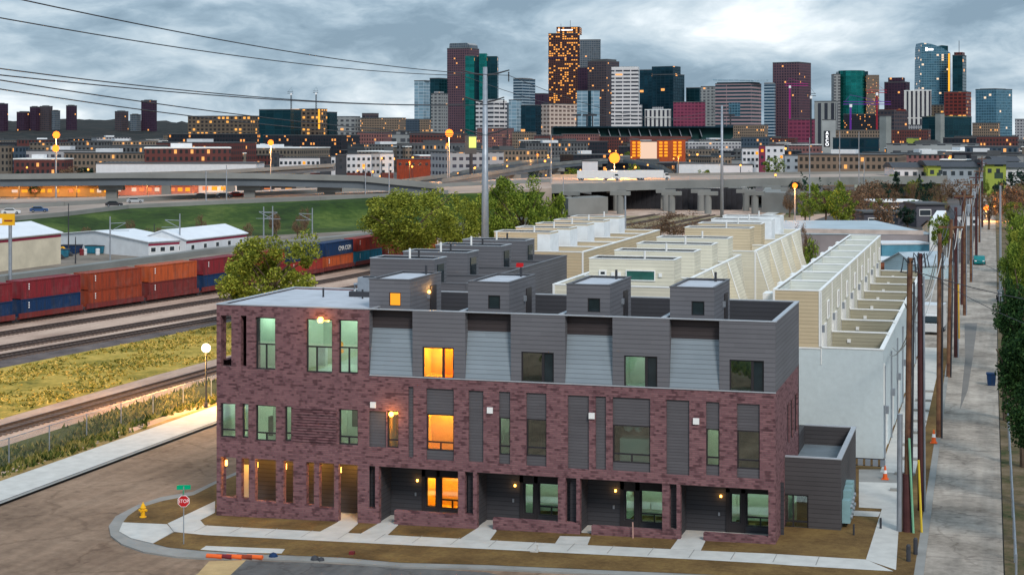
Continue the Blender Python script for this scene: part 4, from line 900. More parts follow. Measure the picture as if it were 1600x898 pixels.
for i, (px, py, cl) in enumerate([(84, 400, yellow), (160, 388, yellow), (70, 405, contm['maroon']), (136, 387, contm['orange'])]):
    x, y = G(px, py, 0); r = root('loader', ['yellow loader in front of the work truck', 'yellow loader with raised arm before the grass bank', 'maroon loader beside the work truck', 'orange loader at the foot of the bank'][i], 'loader', (x, y, 0), YAW+[.2, 2.9, .5, 2.6][i])
    MB().hprism([(-1.1, .4), (1.2, .4), (1.2, .9), (.3, 1.0), (.3, 1.1), (-1.1, 1.1)], -.55, .55).build('body', cl, r, local=True)
    MB().box(-.5, .3, -.45, .45, 1.1, 1.8).build('cab', glass_dark2, r, local=True)
    MB().tube([(.4, -.5, 1.0), (1.3, -.5, 1.3), (2.2, -.5, .5)], .09, 5).tube([(.4, .5, 1.0), (1.3, .5, 1.3), (2.2, .5, .5)], .09, 5).build('arm', cl, r, local=True)
    MB().hprism([(2.0, .1), (2.8, .1), (2.2, .7), (2.0, .7)], -.75, .75).build('bucket', metald, r, local=True)
    for x_ in (-.7, .8):
        for yy in (-.6, .6): wheel(r, x_, yy, .4, .25)
for i in range(26):
    px = R.uniform(20, 225); py = R.uniform(398, 412)-px*.09; x, y = G(px, py, 0)
    tag(MB().lathe(x, y, [(.3, 0), (.33, .25), (.3, .5), (.33, .75), (.3, .95)], 10).build('drum', [carmats[0], contm['blue'], contm['maroon'], wshed][i % 4]), 'small steel drum among the yard clutter', 'drum', 'drums standing in the work yard')
# yard boundary wall pieces
barrier('yard_wall', [G(150, 395, 0), G(235, 391, 0)], 0, .6, .4, wshed, 'low pale block wall between the yard and the long white shed', 'wall')
# ------------------------------------------------------------------ fence along the track
def fence(name, label, pts, h, n, z0=None, meshm=None, rad=.035):
    r = root(name, label, 'fence', (*pts[0], 0)); q = resample(pts, n)
    for x, y, a in q: 
        zz = hgt(x); MB().tube([(x, y, zz), (x, y, zz+h)], rad, 6).build('post', metal, r)
    m = MB(); m.tube([(x, y, hgt(x)+h-.03) for x, y, a in q], rad*.7, 5); m.build('top_rail', metal, r)
    if meshm:
        m = MB()
        for a, b in zip(q, q[1:]): m.quad((a[0], a[1], .05), (b[0], b[1], .05), (b[0], b[1], h-.05), (a[0], a[1], h-.05))
        m.build('wire_mesh', meshm, r)
    return r
mm, t = newmat('chain_link'); o = nd(t, 'TexCoord').outputs['Object']; s = nd(t, 'SeparateXYZ', {0: o})
u = M(t, 'MULTIPLY', M(t, 'ADD', s.outputs[1], s.outputs[2]), 12.); v = M(t, 'MULTIPLY', M(t, 'SUBTRACT', s.outputs[1], s.outputs[2]), 12.)
wire = M(t, 'MAXIMUM', M(t, 'LESS_THAN', M(t, 'FRACT', u), .13), M(t, 'LESS_THAN', M(t, 'FRACT', v), .13))
fin(t, nd(t, 'MixShader', {0: wire, 1: nd(t, 'BsdfTransparent').outputs[0], 2: P(t, (.16, .17, .17), .6)}).outputs[0])
fence('chain_link_fence', 'chain link fence between the weeds beside the track and the sidewalk', [(-16.3, -12), (-16.2, 23), (-15.6, 75)], 1.5, 22, meshm=mm)
# ------------------------------------------------------------------ street furniture by the corner
def G3(px, py): x, y = G(px, py); return x, y, hgt(x)
x, y, z = G3(287, 852)
st = root('stop_sign', 'red stop sign with green street name blades on a post at the street corner', 'road sign', (x, y, z+.075), YAW+.1)
D = F*(H-z)/(852-HY); k = D/F
MB().tube([(0, 0, 0), (0, 0, (852-762)*k)], .025, 6).build('post', metal, st, local=True)
zc = (852-785)*k; rr = 9.2*k
oct_ = lambda r, y0, y1: MB().add([(r*math.cos(math.pi/8+i*math.pi/4), yy, zc+r*math.sin(math.pi/8+i*math.pi/4)) for yy in (y0, y1) for i in range(8)], [tuple(range(8)), tuple(range(8, 16))]+[(i, (i+1) % 8, 8+(i+1) % 8, 8+i) for i in range(8)])
p = oct_(rr*1.06, -.03, -.022).build('plate', letter, st, local=True); oct_(rr*.96, -.042, -.031).build('face', redm, p, local=True)
text('STOP', rr*.86, 'lettering', letter, st, (0, -.046, zc), (math.pi/2, 0, 0), .002, .85)
MB().box(-.3, .3, -.012, .012, (852-767)*k, (852-760)*k).build('street_name_blade', greenm, st, local=True)
MB().box(-.012, .012, -.25, .25, (852-774)*k, (852-767.5)*k).build('street_name_blade', greenm, st, local=True)
x, y, z = G3(223.5, 810)
hy = root('fire_hydrant', 'yellow fire hydrant on the bare soil inside the corner kerb', 'hydrant', (x, y, z+.07))
MB().lathe(0, 0, [(.16, 0), (.16, .05), (.1, .06), (.1, .42), (.14, .43), (.14, .47), (.11, .5), (.08, .6), (.03, .65), (.03, .7)], 14).build('barrel', yellow, hy, local=True, smooth=False)
for a in (0, 1.57, 3.14): MB().tube([(0, 0, .33), (.2*math.cos(a), -.2*math.sin(a), .33)], .06, 10).build('outlet_cap', yellow, hy, local=True)
x, y = G(322, 637, 0)
sl = root('street_lamp', 'black street lamp with a glowing globe beside the west sidewalk', 'street lamp', (x, y, 0)); D = F*H/(637-HY)
MB().lathe(0, 0, [(.12, 0), (.12, .3), (.06, .4), (.045, ZP(552, D))], 10).build('post', metald, sl, local=True)
MB().ball(0, 0, ZP(543.5, D), .30, 14).build('globe', lampw, sl, local=True, smooth=True)
lamp(0, 0, ZP(543.5, D)+0, 1, (1, .5, .12), .3).location = (x*S, y*S, ZP(535, D)*S)
lp = lamp(x-.9, y-.2, ZP(548, D), 3500, (1, .5, .12), .3)
lp.parent = sl; lp.location = (-.9*S, -.2*S, ZP(548, D)*S)
# kerb drain barriers and street clutter
for i, px in enumerate([335, 350, 366, 382, 398]):
    x, y, z = G3(px, 873+i*.3); tag(MB().tube([(x-.35, y, z+.12), (x+.35, y+.02, z+.12)], .1, 8).build('sediment_log', [orange, contm['maroon'], orange, contm['rust'], orange][i]), ['orange sediment log at the kerb, farthest toward the corner', 'maroon sediment log second from the corner', 'orange sediment log in the middle of the kerb row', 'rust red sediment log fourth from the corner', 'orange sediment log nearest the dark mat'][i], 'kerb log', 'sediment logs along the kerb')
x, y, z = G3(492, 876); tag(MB().ball(x, y, z+.05, .2, 8).ball(x+.3, y-.05, z+.05, .16, 8).build('sandbag', metald, smooth=True), 'black sandbag lying in the gutter in front of the lit porch', 'sandbag')
x, y, z = G3(427, 871); tag(MB().ball(x, y, z+.02, .22, 8).build('sandbag', contm['blue'], smooth=True), 'dark blue sandbag lying beside the orange logs', 'sandbag')
x, y, z = G3(550, 868); tag(MB().box(x-.1, x+.1, y-.1, y+.1, z, z+.2).build('utility_box', contm['maroon']), 'tiny purple utility box in the planting strip', 'box')
x, y, z = G3(989, 843); tag(MB().tube([(x, y, z), (x-.03, y+.1, z+.75)], .03, 6).build('survey_stake', simple('stake', (.5, .3, .25)),), 'wooden stake leaning against the low brick wall', 'stake')
x, y, z = G3(838, 864); tag(MB().box(x-.25, x+.1, y-.12, y+.1, z+.06, z+.14).box(x+.03, x+.08, y-.1, y, z+.14, z+.4).build('concrete_block', conc), 'pale concrete block with an upright pin on the walk edge', 'block')
def cone(px, py, label, s=1.):
    x, y, z = G3(px, py); r = root('traffic_cone', label, 'cone', (x, y, z+.09))
    MB().box(-.16*s, .16*s, -.16*s, .16*s, 0, .03).build('base', orange, r, local=True); MB().lathe(0, 0, [(.12*s, .03), (.03*s, .62*s)], 12).build('body', orange, r, local=True); MB().lathe(0, 0, [(.088*s, .27*s), (.065*s, .42*s)], 12).build('band', letter, r, local=True)
cone(1383, 751, 'orange traffic cone beside the white garage wall', 1.1); cone(1459, 694, 'orange traffic cone leaning at the foot of the wooden pole', 1.2)
# gas meters
x, y, z = G3(1355, 735); r = root('gas_meter_rack', 'dark gas meter rack at the foot of the white stucco wall', 'gas meters', (x, y, z+.08))
MB().tube([(-.9, 0, .2), (.9, 0, .2)], .03, 6).tube([(-.9, 0, .55), (.9, 0, .55)], .03, 6).build('manifold', metald, r, local=True)
for k in range(5): MB().box(-.85+.38*k, -.6+.38*k, -.1, .1, .2, .5).build('meter', metal, r, local=True)
x, y, z = G3(1376, 828); tag(MB().tube([(x, y, z), (x, y, z+.55)], .05, 8).build('bollard', metald), 'short dark pipe bollard in the soil beside the meter cabinets', 'bollard')
x, y, z = G3(1334, 838); tag(MB().tube([(x, y, z), (x, y, z+.55)], .04, 8).build('bollard', metald), 'slim black pipe post right at the annex corner below the meters', 'bollard')
for px, py, lb in [(1419.5, 879, 'black bollard guarding the nearest wooden pole, on the walk side'), (1430.5, 868, 'black bollard guarding the nearest wooden pole, on the alley side')]:
    x, y, z = G3(px, py); tag(MB().lathe(x, y, [(.09, z), (.09, z+.7), (.05, z+.76)], 12).build('bollard', metald), lb, 'bollard')
x, y, z = G3(1549, 602); r = root('wheelie_bin', 'purple blue rubbish bin under the alley trees', 'bin', (x, y, z)); MB().add([(-.25, -.25, 0), (.25, -.25, 0), (.25, .25, 0), (-.25, .25, 0), (-.32, -.32, .8), (.32, -.32, .8), (.32, .32, .8), (-.32, .32, .8)], [(0, 1, 2, 3), (0, 1, 5, 4), (1, 2, 6, 5), (2, 3, 7, 6), (3, 0, 4, 7)]).build('bin', contm['blue'], r, local=True); MB().box(-.35, .35, -.35, .38, .8, .88).build('lid', contm['blue'], r, local=True)
# parking tie-back planks and ladder like forms between poles
for k in range(9):
    y = 12+4.0*k; tag(MB().box(30.1, 31.1, y, y+.28, .5, .66).build('wheel_stop', conc_old), f"low grey kerb block beside the garages, {['first', 'second', 'third', 'fourth', 'fifth', 'sixth', 'seventh', 'eighth', 'ninth'][k]} from the camera", 'kerb block', 'kerb blocks beside the garages')
# ------------------------------------------------------------------ wooden poles and cables
poles = [(31.3, 3.9, 12.5, wood_pole, 'nearest wooden pole with green and yellow guards at its foot'), (31.72, 8.2, 12.4, wood_dark, 'dark red brown pole just behind the nearest wooden pole'), (31.95, 27.5, 12.2, wood_pole, 'third wooden pole up the alley beside the orange cone'),
         (32.2, 63., 12.2, wood_dark, 'fourth pole up the alley, dark with a yellow conduit'), (31.9, 52., 11.8, wood_pole, 'orange brown pole beside the white box truck'), (32.4, 94., 12.5, wood_pole, 'wooden pole near the teal parked car'), (32.0, 104., 12.0, wood_dark, 'dark pole just behind the pale blue garage'), (32.6, 131., 12.5, wood_pole, 'pole past the teal parked car'), (32.9, 165., 12.5, wood_dark, 'pole beside the far alley gate'),
         (33.1, 205., 12.5, wood_pole, 'far alley pole before the small white house'), (33.3, 250., 13, wood_dark, 'last visible dark alley pole'), (33., 310, 13, wood_pole, 'tiny alley pole near the end of the lane')]
for i, (x, y, h, m_, lb) in enumerate(poles):
    r = root('utility_pole', lb, 'utility pole', (x, y, hgt(x)), 0, 'wooden utility poles along the alley'); lean = [.12, -.05, .05, 0, .2, 0, .1, 0, 0, 0, 0, 0][i]
    MB().tube([(0, 0, 0), (lean*.5, 0, h*.5), (lean, 0, h-.46)], .16, 10, .12).build('shaft', m_, r, local=True)
    MB().tube([(.18, -.12, 0), (.18+lean, -.12, h-1.5)], .05, 6).build('conduit', metal if i % 2 else metald, r, local=True)
    if i in (0, 1):
        m = MB()
        for k in range(7): a = k*.9; m.tube([(lean, 0, h-.8), (lean+.3*math.cos(a), .3*math.sin(a), h-.45), (lean+.42*math.cos(a), .42*math.sin(a), h-1.1)], .028, 5)
        m.build('cable_loops', metald, r, local=True)
    if i > 3:
        MB().box(-.9+lean, .9+lean, -.06, .06, h-1.1, h-.95).build('crossarm', m_, r, local=True)
        if i % 2: MB().lathe(lean+.35, -.1, [(.2, h-2.6), (.22, h-2.5), (.22, h-1.9), (.1, h-1.8)], 10).build('transformer', metal, r, local=True)
    if i == 0:
        MB().tube([(-.33, -.05, 0), (-.3, -.05, 5.2)], .12, 10).build('pale_conduit', metal, r, local=True)
        MB().tube([(.28, -.2, 0), (.10, -.25, 4.2)], .055, 6).build('green_guard', simple('guard_green', (.2, .45, .28)), r, local=True)
        MB().tube([(.62, .1, 0), (.48, .1, 3.2)], .055, 6).build('yellow_guard', simple('guard_yellow', (.7, .5, .05)), r, local=True)
        MB().lathe(0, 0, [(.2, 0), (.2, 2.6)], 12).build('dark_sleeve', wood_dark, r, local=True)
    if i == 3: MB().tube([(.25, -.15, 1.5), (.2, -.15, 5.8)], .07, 6).build('yellow_conduit', simple('conduit_yellow', (.7, .4, .05)), r, local=True)
def cable(a, b, sag, label, rad=.02, group='cables strung between the alley poles', mat=metald, n=12):
    pts = [(a[0]+(b[0]-a[0])*k/n, a[1]+(b[1]-a[1])*k/n, a[2]+(b[2]-a[2])*k/n-sag*4*(k/n)*(1-k/n)) for k in range(n+1)]
    return tag(MB().tube(pts, rad, 4).build('overhead_cable', mat), label, 'cable', group)
cabw = simple('cable_pale', (.45, .44, .42), .6, .1)
seq = [0, 2, 4, 3, 5, 7, 8, 9, 10, 11]
nm = ['first', 'second', 'third', 'fourth', 'fifth', 'sixth', 'seventh', 'eighth', 'ninth']
for j, (a, b) in enumerate(zip(seq, seq[1:])):
    p, q = poles[a], poles[b]
    for k, (dz, dx, sg, mt) in enumerate([(-.3, 0, .5, metald), (-1.4, .15, 1.3, cabw), (-2.0, -.1, 1.8, cabw), (-.6, -.3, .6, metald)]):
        cable((p[0]+dx, p[1], p[2]+dz), (q[0]+dx, q[1], q[2]+dz), sg, f"{['top dark', 'middle pale', 'lowest pale', 'second dark'][k]} cable in the {nm[j]} span of the alley pole line", .03 if k in (1, 2) else .02, mat=mt)
for k, (yy, pz) in enumerate([(8, 11.5), (8, 11), (27.5, 11), (27.5, 10.5), (52, 10), (52, 9.5)]):
    cable((31.8, yy, pz), (EX+.1, yy+16+3*k, 5.6), 1.2, f"{['upper', 'lower'][k % 2]} service cable from the {['dark red brown', 'third', 'orange brown'][k//2]} pole to the garage wall", .03, 'service cables to the garages', cabw)
for k, (a, b) in enumerate([((31.95, 27.5, 9.5), (44, 18, 6.5)), ((32.2, 63, 9), (46, 36, 6.)), ((31.3, 3.9, 12), (48, 12, 9.5))]):
    cable(a, b, .8, ['dark wire crossing the alley from the third pole to the trees', 'dark wire crossing the alley from the fourth pole to the trees', 'dark wire leaving the top of the nearest pole toward the trees'][k], .018, None)
# ------------------------------------------------------------------ steel monopoles and transmission lines
def monopole(px, D, pyt, label, h_arms, r0=.42):
    x, y = AT(px, D); zt = ZP(pyt, D); r = root('transmission_pole', label, 'transmission pole', (x, y, 0), YAW)
    MB().tube([(0, 0, 0), (0, 0, zt)], r0, 14, .2).build('shaft', metal, r, local=True, smooth=True)
    for (py, dx, dyy) in h_arms:
        z = ZP(py, D); L = dx*D/F
        MB().tube([(0, 0, z), (L*.5, 0, z+abs(L)*.08*dyy), (L, 0, z+abs(L)*.22*dyy)], .11, 6, .06).build('arm', metald, r, local=True)
        ins = MB()
        ins.lathe(L*.97, 0, [(.08 if q % 2 else .03, z+abs(L)*.2*dyy-.12-.08*q) for q in range(12)], 8)
        ins.build('insulator', metald, r, local=True)
    return r, (x, y)
D1 = AT(758, 147); P1 = monopole(758, 147, 105, 'tall grey steel transmission pole rising behind the charcoal row houses', [(118, -38, 1), (118, 38, 1), (160, -34, 1.2), (160, 30, 1.2), (210, -36, 1.2), (210, 36, 1.2)])
P2 = monopole(1128, 327, 165, 'steel pole standing in front of the dark overpass between the cream rows', [(170, -14, .5), (170, 14, .5)], .38)
for px in (1124, 1132): pass
x0, y0 = P1[1]
wl = ['upper faint power line toward the top of the frame', 'upper power line crossing the cloud bank', 'first of the lower four power lines', 'second of the lower four power lines', 'third of the lower four power lines', 'lowest of the power lines over the rail yard']
def wire_to(px, py, pa, off_x, lb, rad=.03):
    D_ = 76.; xx, yy = AT(px, D_); zz = ZP(py, D_)
    x1, y1 = x0+off_x*CO, y0+off_x*SI; z1 = ZP(pa, 147)
    # continue past the frame edge along the same direction
    e = 1.25; a = (x1+(xx-x1)*e, y1+(yy-y1)*e, z1+(zz-z1)*e)
    cable(a, (x1, y1, z1), .9, lb, rad, None, metald, 24)
for (px, py, pa, o_), lb in zip([(140, 3, 118, 2.1), (-4, 8, 118, -2.1), (0, 88, 163, -1.9), (0, 98, 163, 1.7), (0, 106, 212, 2.0), (0, 120, 212, -2.0)], wl): wire_to(px, py, pa, o_, lb)
x2, y2 = P2[1]
for o_, pa, pb in ((-2.1, 118, 170), (2.1, 118, 170)):
    cable((x0+o_*CO, y0+o_*SI, ZP(pa, 147)), (x2+o_*.8*CO, y2+o_*.8*SI, ZP(pb, 327)), 3, f"{'western' if o_ < 0 else 'eastern'} thin wire spanning between the two steel poles", .03, 'wires between the steel poles')
# ------------------------------------------------------------------ trees
CR = {}
def crown_mesh(kind, mat, n, leaf, seed):
    key = (kind, mat.name, seed)
    if key in CR: return CR[key]
    q = random.Random(seed*31+n); m = MB(); clumps = []
    nc = {'round': 85, 'loose': 100, 'cone': 40, 'bare': 50}[kind]
    lobes = [(q.uniform(0, math.tau), q.uniform(-.2, .9), q.uniform(.12, .34)) for _ in range(7)]
    while len(clumps) < nc:
        a, b = q.uniform(0, math.tau), q.uniform(-1, 1); rr = q.uniform(.45, .95)**.6
        c = math.sqrt(1-b*b); f = 1.
        for la, lb, ls in lobes: f += ls*max(0, math.cos(a-la)*c*.8+lb*b)**3-.05
        if kind == 'cone': z = q.random(); R_ = (1-z)*.95*rr; clumps.append((R_*math.cos(a), R_*math.sin(a), z*2-1, .14+.1*(1-z)))
        else: clumps.append((rr*c*math.cos(a)*f, rr*c*math.sin(a)*f, rr*b*.97*f, q.uniform(.08, .21)*(1.15 if kind == 'loose' else 1)))
    per = n//nc
    for (x, y, z, r_) in clumps:
        for _ in range(per):
            while 1:
                d = Vector((q.uniform(-1, 1), q.uniform(-1, 1), q.uniform(-1, 1)))
                if .2 < d.length < 1: break
            p = Vector((x, y, z))+d*r_*Vector((1, 1, .8)).length/1.5
            nrm = Vector((q.gauss(0, 1), q.gauss(0, 1), q.gauss(.4, 1))).normalized(); u = nrm.orthogonal().normalized(); v = nrm.cross(u)
            l = leaf*q.uniform(.6, 1.3); a_ = q.uniform(0, 3); u, v = u*math.cos(a_)+v*math.sin(a_), v*math.cos(a_)-u*math.sin(a_)
            m.quad(p-u*l, p+v*l*.55, p+u*l, p-v*l*.55)
    me = bpy.data.meshes.new('crown'); me.from_pydata([(a*S, b*S, c*S) for a, b, c in m.v], [], m.f); me.materials.append(mat)
    CR[key] = me; return me
def trunk_mesh(seed, h, hw):
    q = random.Random(seed); m = MB(); m.tube([(0, 0, 0), (.02*h, 0, h*.25), (0, .02*h, h*.45)], h*.03, 8, h*.018)
    for k in range(9):
        a = q.uniform(0, 6.28); z0 = h*q.uniform(.25, .45); R_ = hw*q.uniform(.5, .9)
        m.tube([(0, 0, z0), (R_*.4*math.cos(a), R_*.4*math.sin(a), z0+h*.17), (R_*math.cos(a), R_*math.sin(a), z0+h*q.uniform(.25, .45))], h*.013, 5, h*.003)
    return m
NT = [0]
def tree(px, pyb, pyt, wpx, mat, label, kind='round', n=2600, leaf=.05, D=None, low=.2, group=None, seed=None, name='tree'):
    if D is None: x, y = G(px, pyb, 0); D = F*H/(pyb-HY)
    else: x, y = AT(px, D)
    zt = ZP(pyt, D); zb = hgt(x); h = zt-zb; hw = wpx*D/F/2; NT[0] += 1; seed = seed or NT[0] % 6+1
    r = root(name, label, 'tree', (x, y, zb), R.uniform(0, 6.28), group)
    t_ = trunk_mesh(seed, h, hw).build('trunk', bark, r, local=True)
    c = bpy.data.objects.new('crown', crown_mesh(kind, mat, n, leaf, seed)); C.objects.link(c); c.parent = r
    cz = h*(1+low)/2; c.location = (0, 0, cz*S); c.scale = (hw, hw, h*(1-low)/2)
    return r
tree(425, 500, 352, 184, leaf_y, 'leafy spring tree in front of the container train beside the brick block', 'round', 26000, .026, D=150, low=-.1)
tree(640, 420, 284, 180, leaf_y, 'big loose spring tree where the train disappears', 'loose', 22000, .026, D=215, low=.05)
tree(714, 410, 308, 92, leaf_y, 'yellow green tree just left of the steel transmission pole', 'loose', 11000, .035, D=228, low=.0)
tree(815, 400, 270, 130, leaf_g, 'broad green tree just right of the steel transmission pole', 'round', 20000, .028, D=232, low=-.1)
tree(765, 400, 285, 80, leaf_y, 'pale green tree directly behind the steel transmission pole', 'loose', 10000, .035, D=240, low=.0)
tree(868, 395, 300, 40, leaf_g, 'small green tree at the left end of the dark overpass', 'round', 4000, .06, D=250, low=0)
tree(1053, 375, 328, 110, leaf_b, 'leafless brownish tree in front of the dark overpass', 'loose', 5000, .03, D=262, low=.1)
tree(1005, 378, 340, 60, leaf_b, 'smaller leafless brown bush at the overpass foot', 'loose', 2600, .035, D=255, low=.1)
for i, (px, pt, wd, D_, m_) in enumerate([(1622, 480, 165, 76, leaf_d), (1602, 350, 104, 118, leaf_g), (1618, 436, 150, 95, leaf_d), (1590, 334, 44, 165, leaf_g), (1600, 330, 64, 205, leaf_g), (1580, 316, 40, 300, leaf_g), (1575, 396, 30, 100, leaf_d)]):
    tree(px, 0, pt, wd, m_, ['dark leafy tree nearest the camera overhanging the alley', 'green tree overhanging the middle of the alley', 'dark tree between the two nearest alley trees', 'green tree farther up the right side of the alley', 'taller green tree just behind the group along the alley', 'green tree at the far end of the alley', 'slender dark sapling against the alley fence'][i], 'loose' if i in (0, 2) else 'round', 17000 if i < 3 else 3000, .032 if i < 3 else .055, D=D_, low=.38 if i < 3 else .2)
for px, pt, wd, D_, m_, lb in [(1612, 352, 76, 140, leaf_y, 'yellow green tree halfway up the right side of the alley'), (1640, 560, 175, 68, leaf_d, 'dark low tree crown at the lower right edge of the alley'), (1600, 500, 84, 86, leaf_d, 'dark tree leaning over the purple rubbish bin')]:
    tree(px, 0, pt, wd, m_, lb, 'round', 14000, .034, D=D_, low=.38)
# trees across the street, seen in the window glass
for i, (x, y, h_) in enumerate([(-8, -47, 6.8), (-2, -46, 7.2), (4.5, -47, 6.6), (9, -45, 7.), (14, -46, 6.4), (19, -44, 6.8)]):
    d0 = -(x-CAMX)*SI+(y-CAMY)*CO; xc0 = (x-CAMX)*CO+(y-CAMY)*SI
    tree(CX+F*xc0/d0, 0, HY+(H-h_)*F/d0, 5.4*F/d0, leaf_y if i % 2 else leaf_g, f"leafy tree across the front street, {['first','second','third','fourth','fifth','sixth'][i]} from the side street corner", 'round', 3500, .06, D=d0, low=-.1, group='street trees facing the brick block')
# mid distance belt
belt = [(1290, 294, 70, 330, leaf_g, 'round'), (1258, 300, 36, 320, leaf_g, 'round'), (1315, 302, 50, 300, leaf_g, 'round'), (1360, 278, 60, 380, leaf_b, 'loose'), (1335, 290, 40, 400, leaf_b, 'loose'), (1400, 270, 34, 400, leaf_t, 'cone'), (1437, 275, 22, 360, leaf_t, 'cone'), (1470, 282, 40, 380, leaf_b, 'loose'), (1500, 276, 60, 380, leaf_b, 'loose'),
        (1545, 296, 60, 300, leaf_b, 'loose'), (1580, 280, 70, 330, leaf_b, 'loose'), (1470, 333, 36, 230, leaf_g, 'round'), (1520, 300, 30, 420, leaf_t, 'round'), (1418, 320, 34, 300, leaf_t, 'round'), (1207, 250, 36, 600, leaf_g, 'round'), (1098, 264, 34, 520, leaf_g, 'round'), (1215, 272, 30, 500, leaf_t, 'round'), (1243, 283, 22, 420, leaf_b, 'round'),
        (1255, 345, 30, 200, leaf_b, 'loose'), (1270, 360, 30, 175, leaf_g, 'loose'), (1483, 345, 30, 240, leaf_b, 'loose'), (1600, 262, 70, 460, leaf_t, 'round'), (1560, 270, 40, 500, leaf_t, 'round'), (60, 250, 40, 600, leaf_b, 'round'), (110, 256, 50, 560, leaf_b, 'round'), (135, 258, 36, 560, leaf_t, 'round'), (40, 292, 34, 480, leaf_d, 'round'), (55, 290, 26, 470, leaf_d, 'round'), (893, 262, 26, 640, leaf_g, 'round'), (700, 255, 30, 700, leaf_b, 'round')]
where = ['large green tree above the grey warehouse roof', 'green tree at the right end of the overpass', 'green tree over the middle of the grey warehouse', 'bare purplish tree behind the warehouse', 'bare tree left of the two dark conifers', 'dark conifer before the lime green apartments', 'slim dark conifer right of the larger conifer', 'bare tree right of the slim conifer', 'wide bare tree before the dark roofed apartments', 'bare brown tree beside the alley end', 'bare brown tree above the alley trees', 'green bush right of the modern houses', 'dark round tree behind the alley poles', 'dark bushy tree before the modern house', 'green tree beside the white and purple apartments', 'lone green tree on the far side of the overpass', 'dark tree below the white and purple apartments', 'small rust brown tree at the end of the overpass', 'leafless shrub before the warehouse wall, nearest the cream rows', 'vine green shrub before the warehouse wall', 'bare shrub beside the warehouse white end wall', 'dark tree at the edge below the blue grey block', 'dark tree left of the edge tree below the blue grey block', 'purplish tree before the beige apartments', 'wide purplish tree before the beige apartments', 'dark tree left of the long white store wall', 'dark tree under the highway ramp before the lit shops', 'second dark tree under the highway ramp before the lit shops', 'small green tree beside the curved viaduct', 'brown tree beside the pale warehouse before the billboard']
for (px, pt, wd, D_, m_, kd), lb in zip(belt, where): tree(px, 0, pt, wd, m_, lb, kd, 2400 if D_ < 350 else 1100, .075 if kd != 'loose' else .06, D=D_, low=.1, name='conifer' if kd == 'cone' else 'tree')
for i in range(14):
    px, py = R.uniform(125, 480), 0; k = R.uniform(.3, .9); b_ = [(125, 402), (500, 378)]; py = 402-(px-125)*.064-k*52
    D_ = 266+k*30; tree(px, 0, py-16, 22, leaf_b, 'small bare bush growing on the grass bank', 'loose', 500, .09, D=D_, low=0, group='bushes on the grass bank', name='bush')
# ------------------------------------------------------------------ hills
mb = MB(); hp = []
q = random.Random(3)
for px in range(-260, 700, 8):
    f = min(1, max(0, (640-px)/260)); yt = 189-3*math.sin(px*.013)+q.uniform(-1.5, 1.5)+(1-f)*22
    hp.append((px, yt))
for (a, ya), (b, yb) in zip(hp, hp[1:]):
    for D0, D1, k0, k1 in ((3000, 3600, 0, .55), (3600, 4300, .55, 1)):
        za0, za1 = ZP(ya, 4300)*k0, ZP(ya, 4300)*k1; zb0, zb1 = ZP(yb, 4300)*k0, ZP(yb, 4300)*k1
        mb.quad((*AT(a, D0), za0), (*AT(b, D0), zb0), (*AT(b, D1), zb1), (*AT(a, D1), za1))
    mb.quad((*AT(a, 4300), ZP(ya, 4300)), (*AT(b, 4300), ZP(yb, 4300)), (*AT(b, 5200), -1), (*AT(a, 5200), -1))
struct(mb.build('hills', ground2('hill_trees', [(.012, .016, .018), (.025, .026, .024), (.05, .04, .036)], .02, 6, bump=0)))
# ------------------------------------------------------------------ city materials
g_ = {}
def GM(k, *a, **kw): g_[k] = grid('facade_'+k, *a, **kw)
GM('plaza', (.085, .04, .035), (.03, .022, .03), 4.0, 4.2, .4, .3, lit=.30, lc=(1, .40, .06), ls=.8, metal=.3)
GM('granite', (.13, .075, .09), (.035, .03, .05), 4.4, 4.5, .4, .4, lit=.02, metal=.3)
GM('teal', (.01, .11, .105), (.012, .17, .155), 5.5, 9, .12, .08, lit=.01, metal=.75, rough=.18)
GM('tealdark', (.008, .035, .045), (.010, .045, .06), 5.5, 9, .15, .1, lit=.01, metal=.6, rough=.2)
GM('navy', (.01, .03, .045), (.012, .045, .065), 5, 8, .2, .15, lit=.012, metal=.6, rough=.2)
GM('steel', (.15, .17, .19), (.07, .10, .13), 4.2, 4.5, .35, .25, lit=.01, metal=.4)
GM('brownglass', (.085, .065, .07), (.04, .045, .06), 4.4, 5, .45, .3, lit=.06, metal=.4)
GM('whitestripe', (.62, .60, .60), (.05, .055, .07), 6.2, 13, .55, .12, lit=.004, metal=.2)
GM('whitecol', (.60, .58, .55), (.045, .045, .06), 40, 6.2, .04, .55, lit=.0, metal=.2)
GM('blueband', (.32, .40, .46), (.02, .07, .12), 5, 30, .45, .02, lit=.02, metal=.5)
GM('glassblue', (.12, .22, .28), (.07, .17, .23), 4.2, 4.4, .25, .12, lit=.03, lc=(.9, .6, .35), metal=.7, rough=.15)
GM('magenta', (.22, .05, .09), (.12, .03, .06), 4.5, 5, .45, .3, lit=.01, metal=.3)
GM('cream', (.52, .42, .36), (.14, .09, .08), 6, 8, .5, .35, lit=.05, metal=.2)
GM('concrete', (.26, .27, .27), (.07, .075, .085), 5, 7, .5, .45, lit=.015, metal=.2)
GM('concol', (.28, .29, .28), (.05, .055, .07), 60, 9, .05, .5, lit=.0)
GM('darkpurple', (.055, .03, .05), (.03, .022, .04), 4.8, 5, .35, .35, lit=.02, metal=.3)
GM('redframe', (.16, .035, .03), (.045, .02, .022), 5, 6, .4, .3, lit=.12, metal=.2)
GM('pinkbands', (.34, .24, .25), (.02, .06, .08), 5.5, 40, .5, .02, lit=.06, metal=.4)
GM('skyglass', (.42, .52, .58), (.25, .38, .46), 5, 9, .2, .1, lit=.01, metal=.6)
GM('beige_apt', (.16, .135, .11), (.025, .027, .03), 2.5, 1.9, .42, .5, lit=.06, metal=.1)
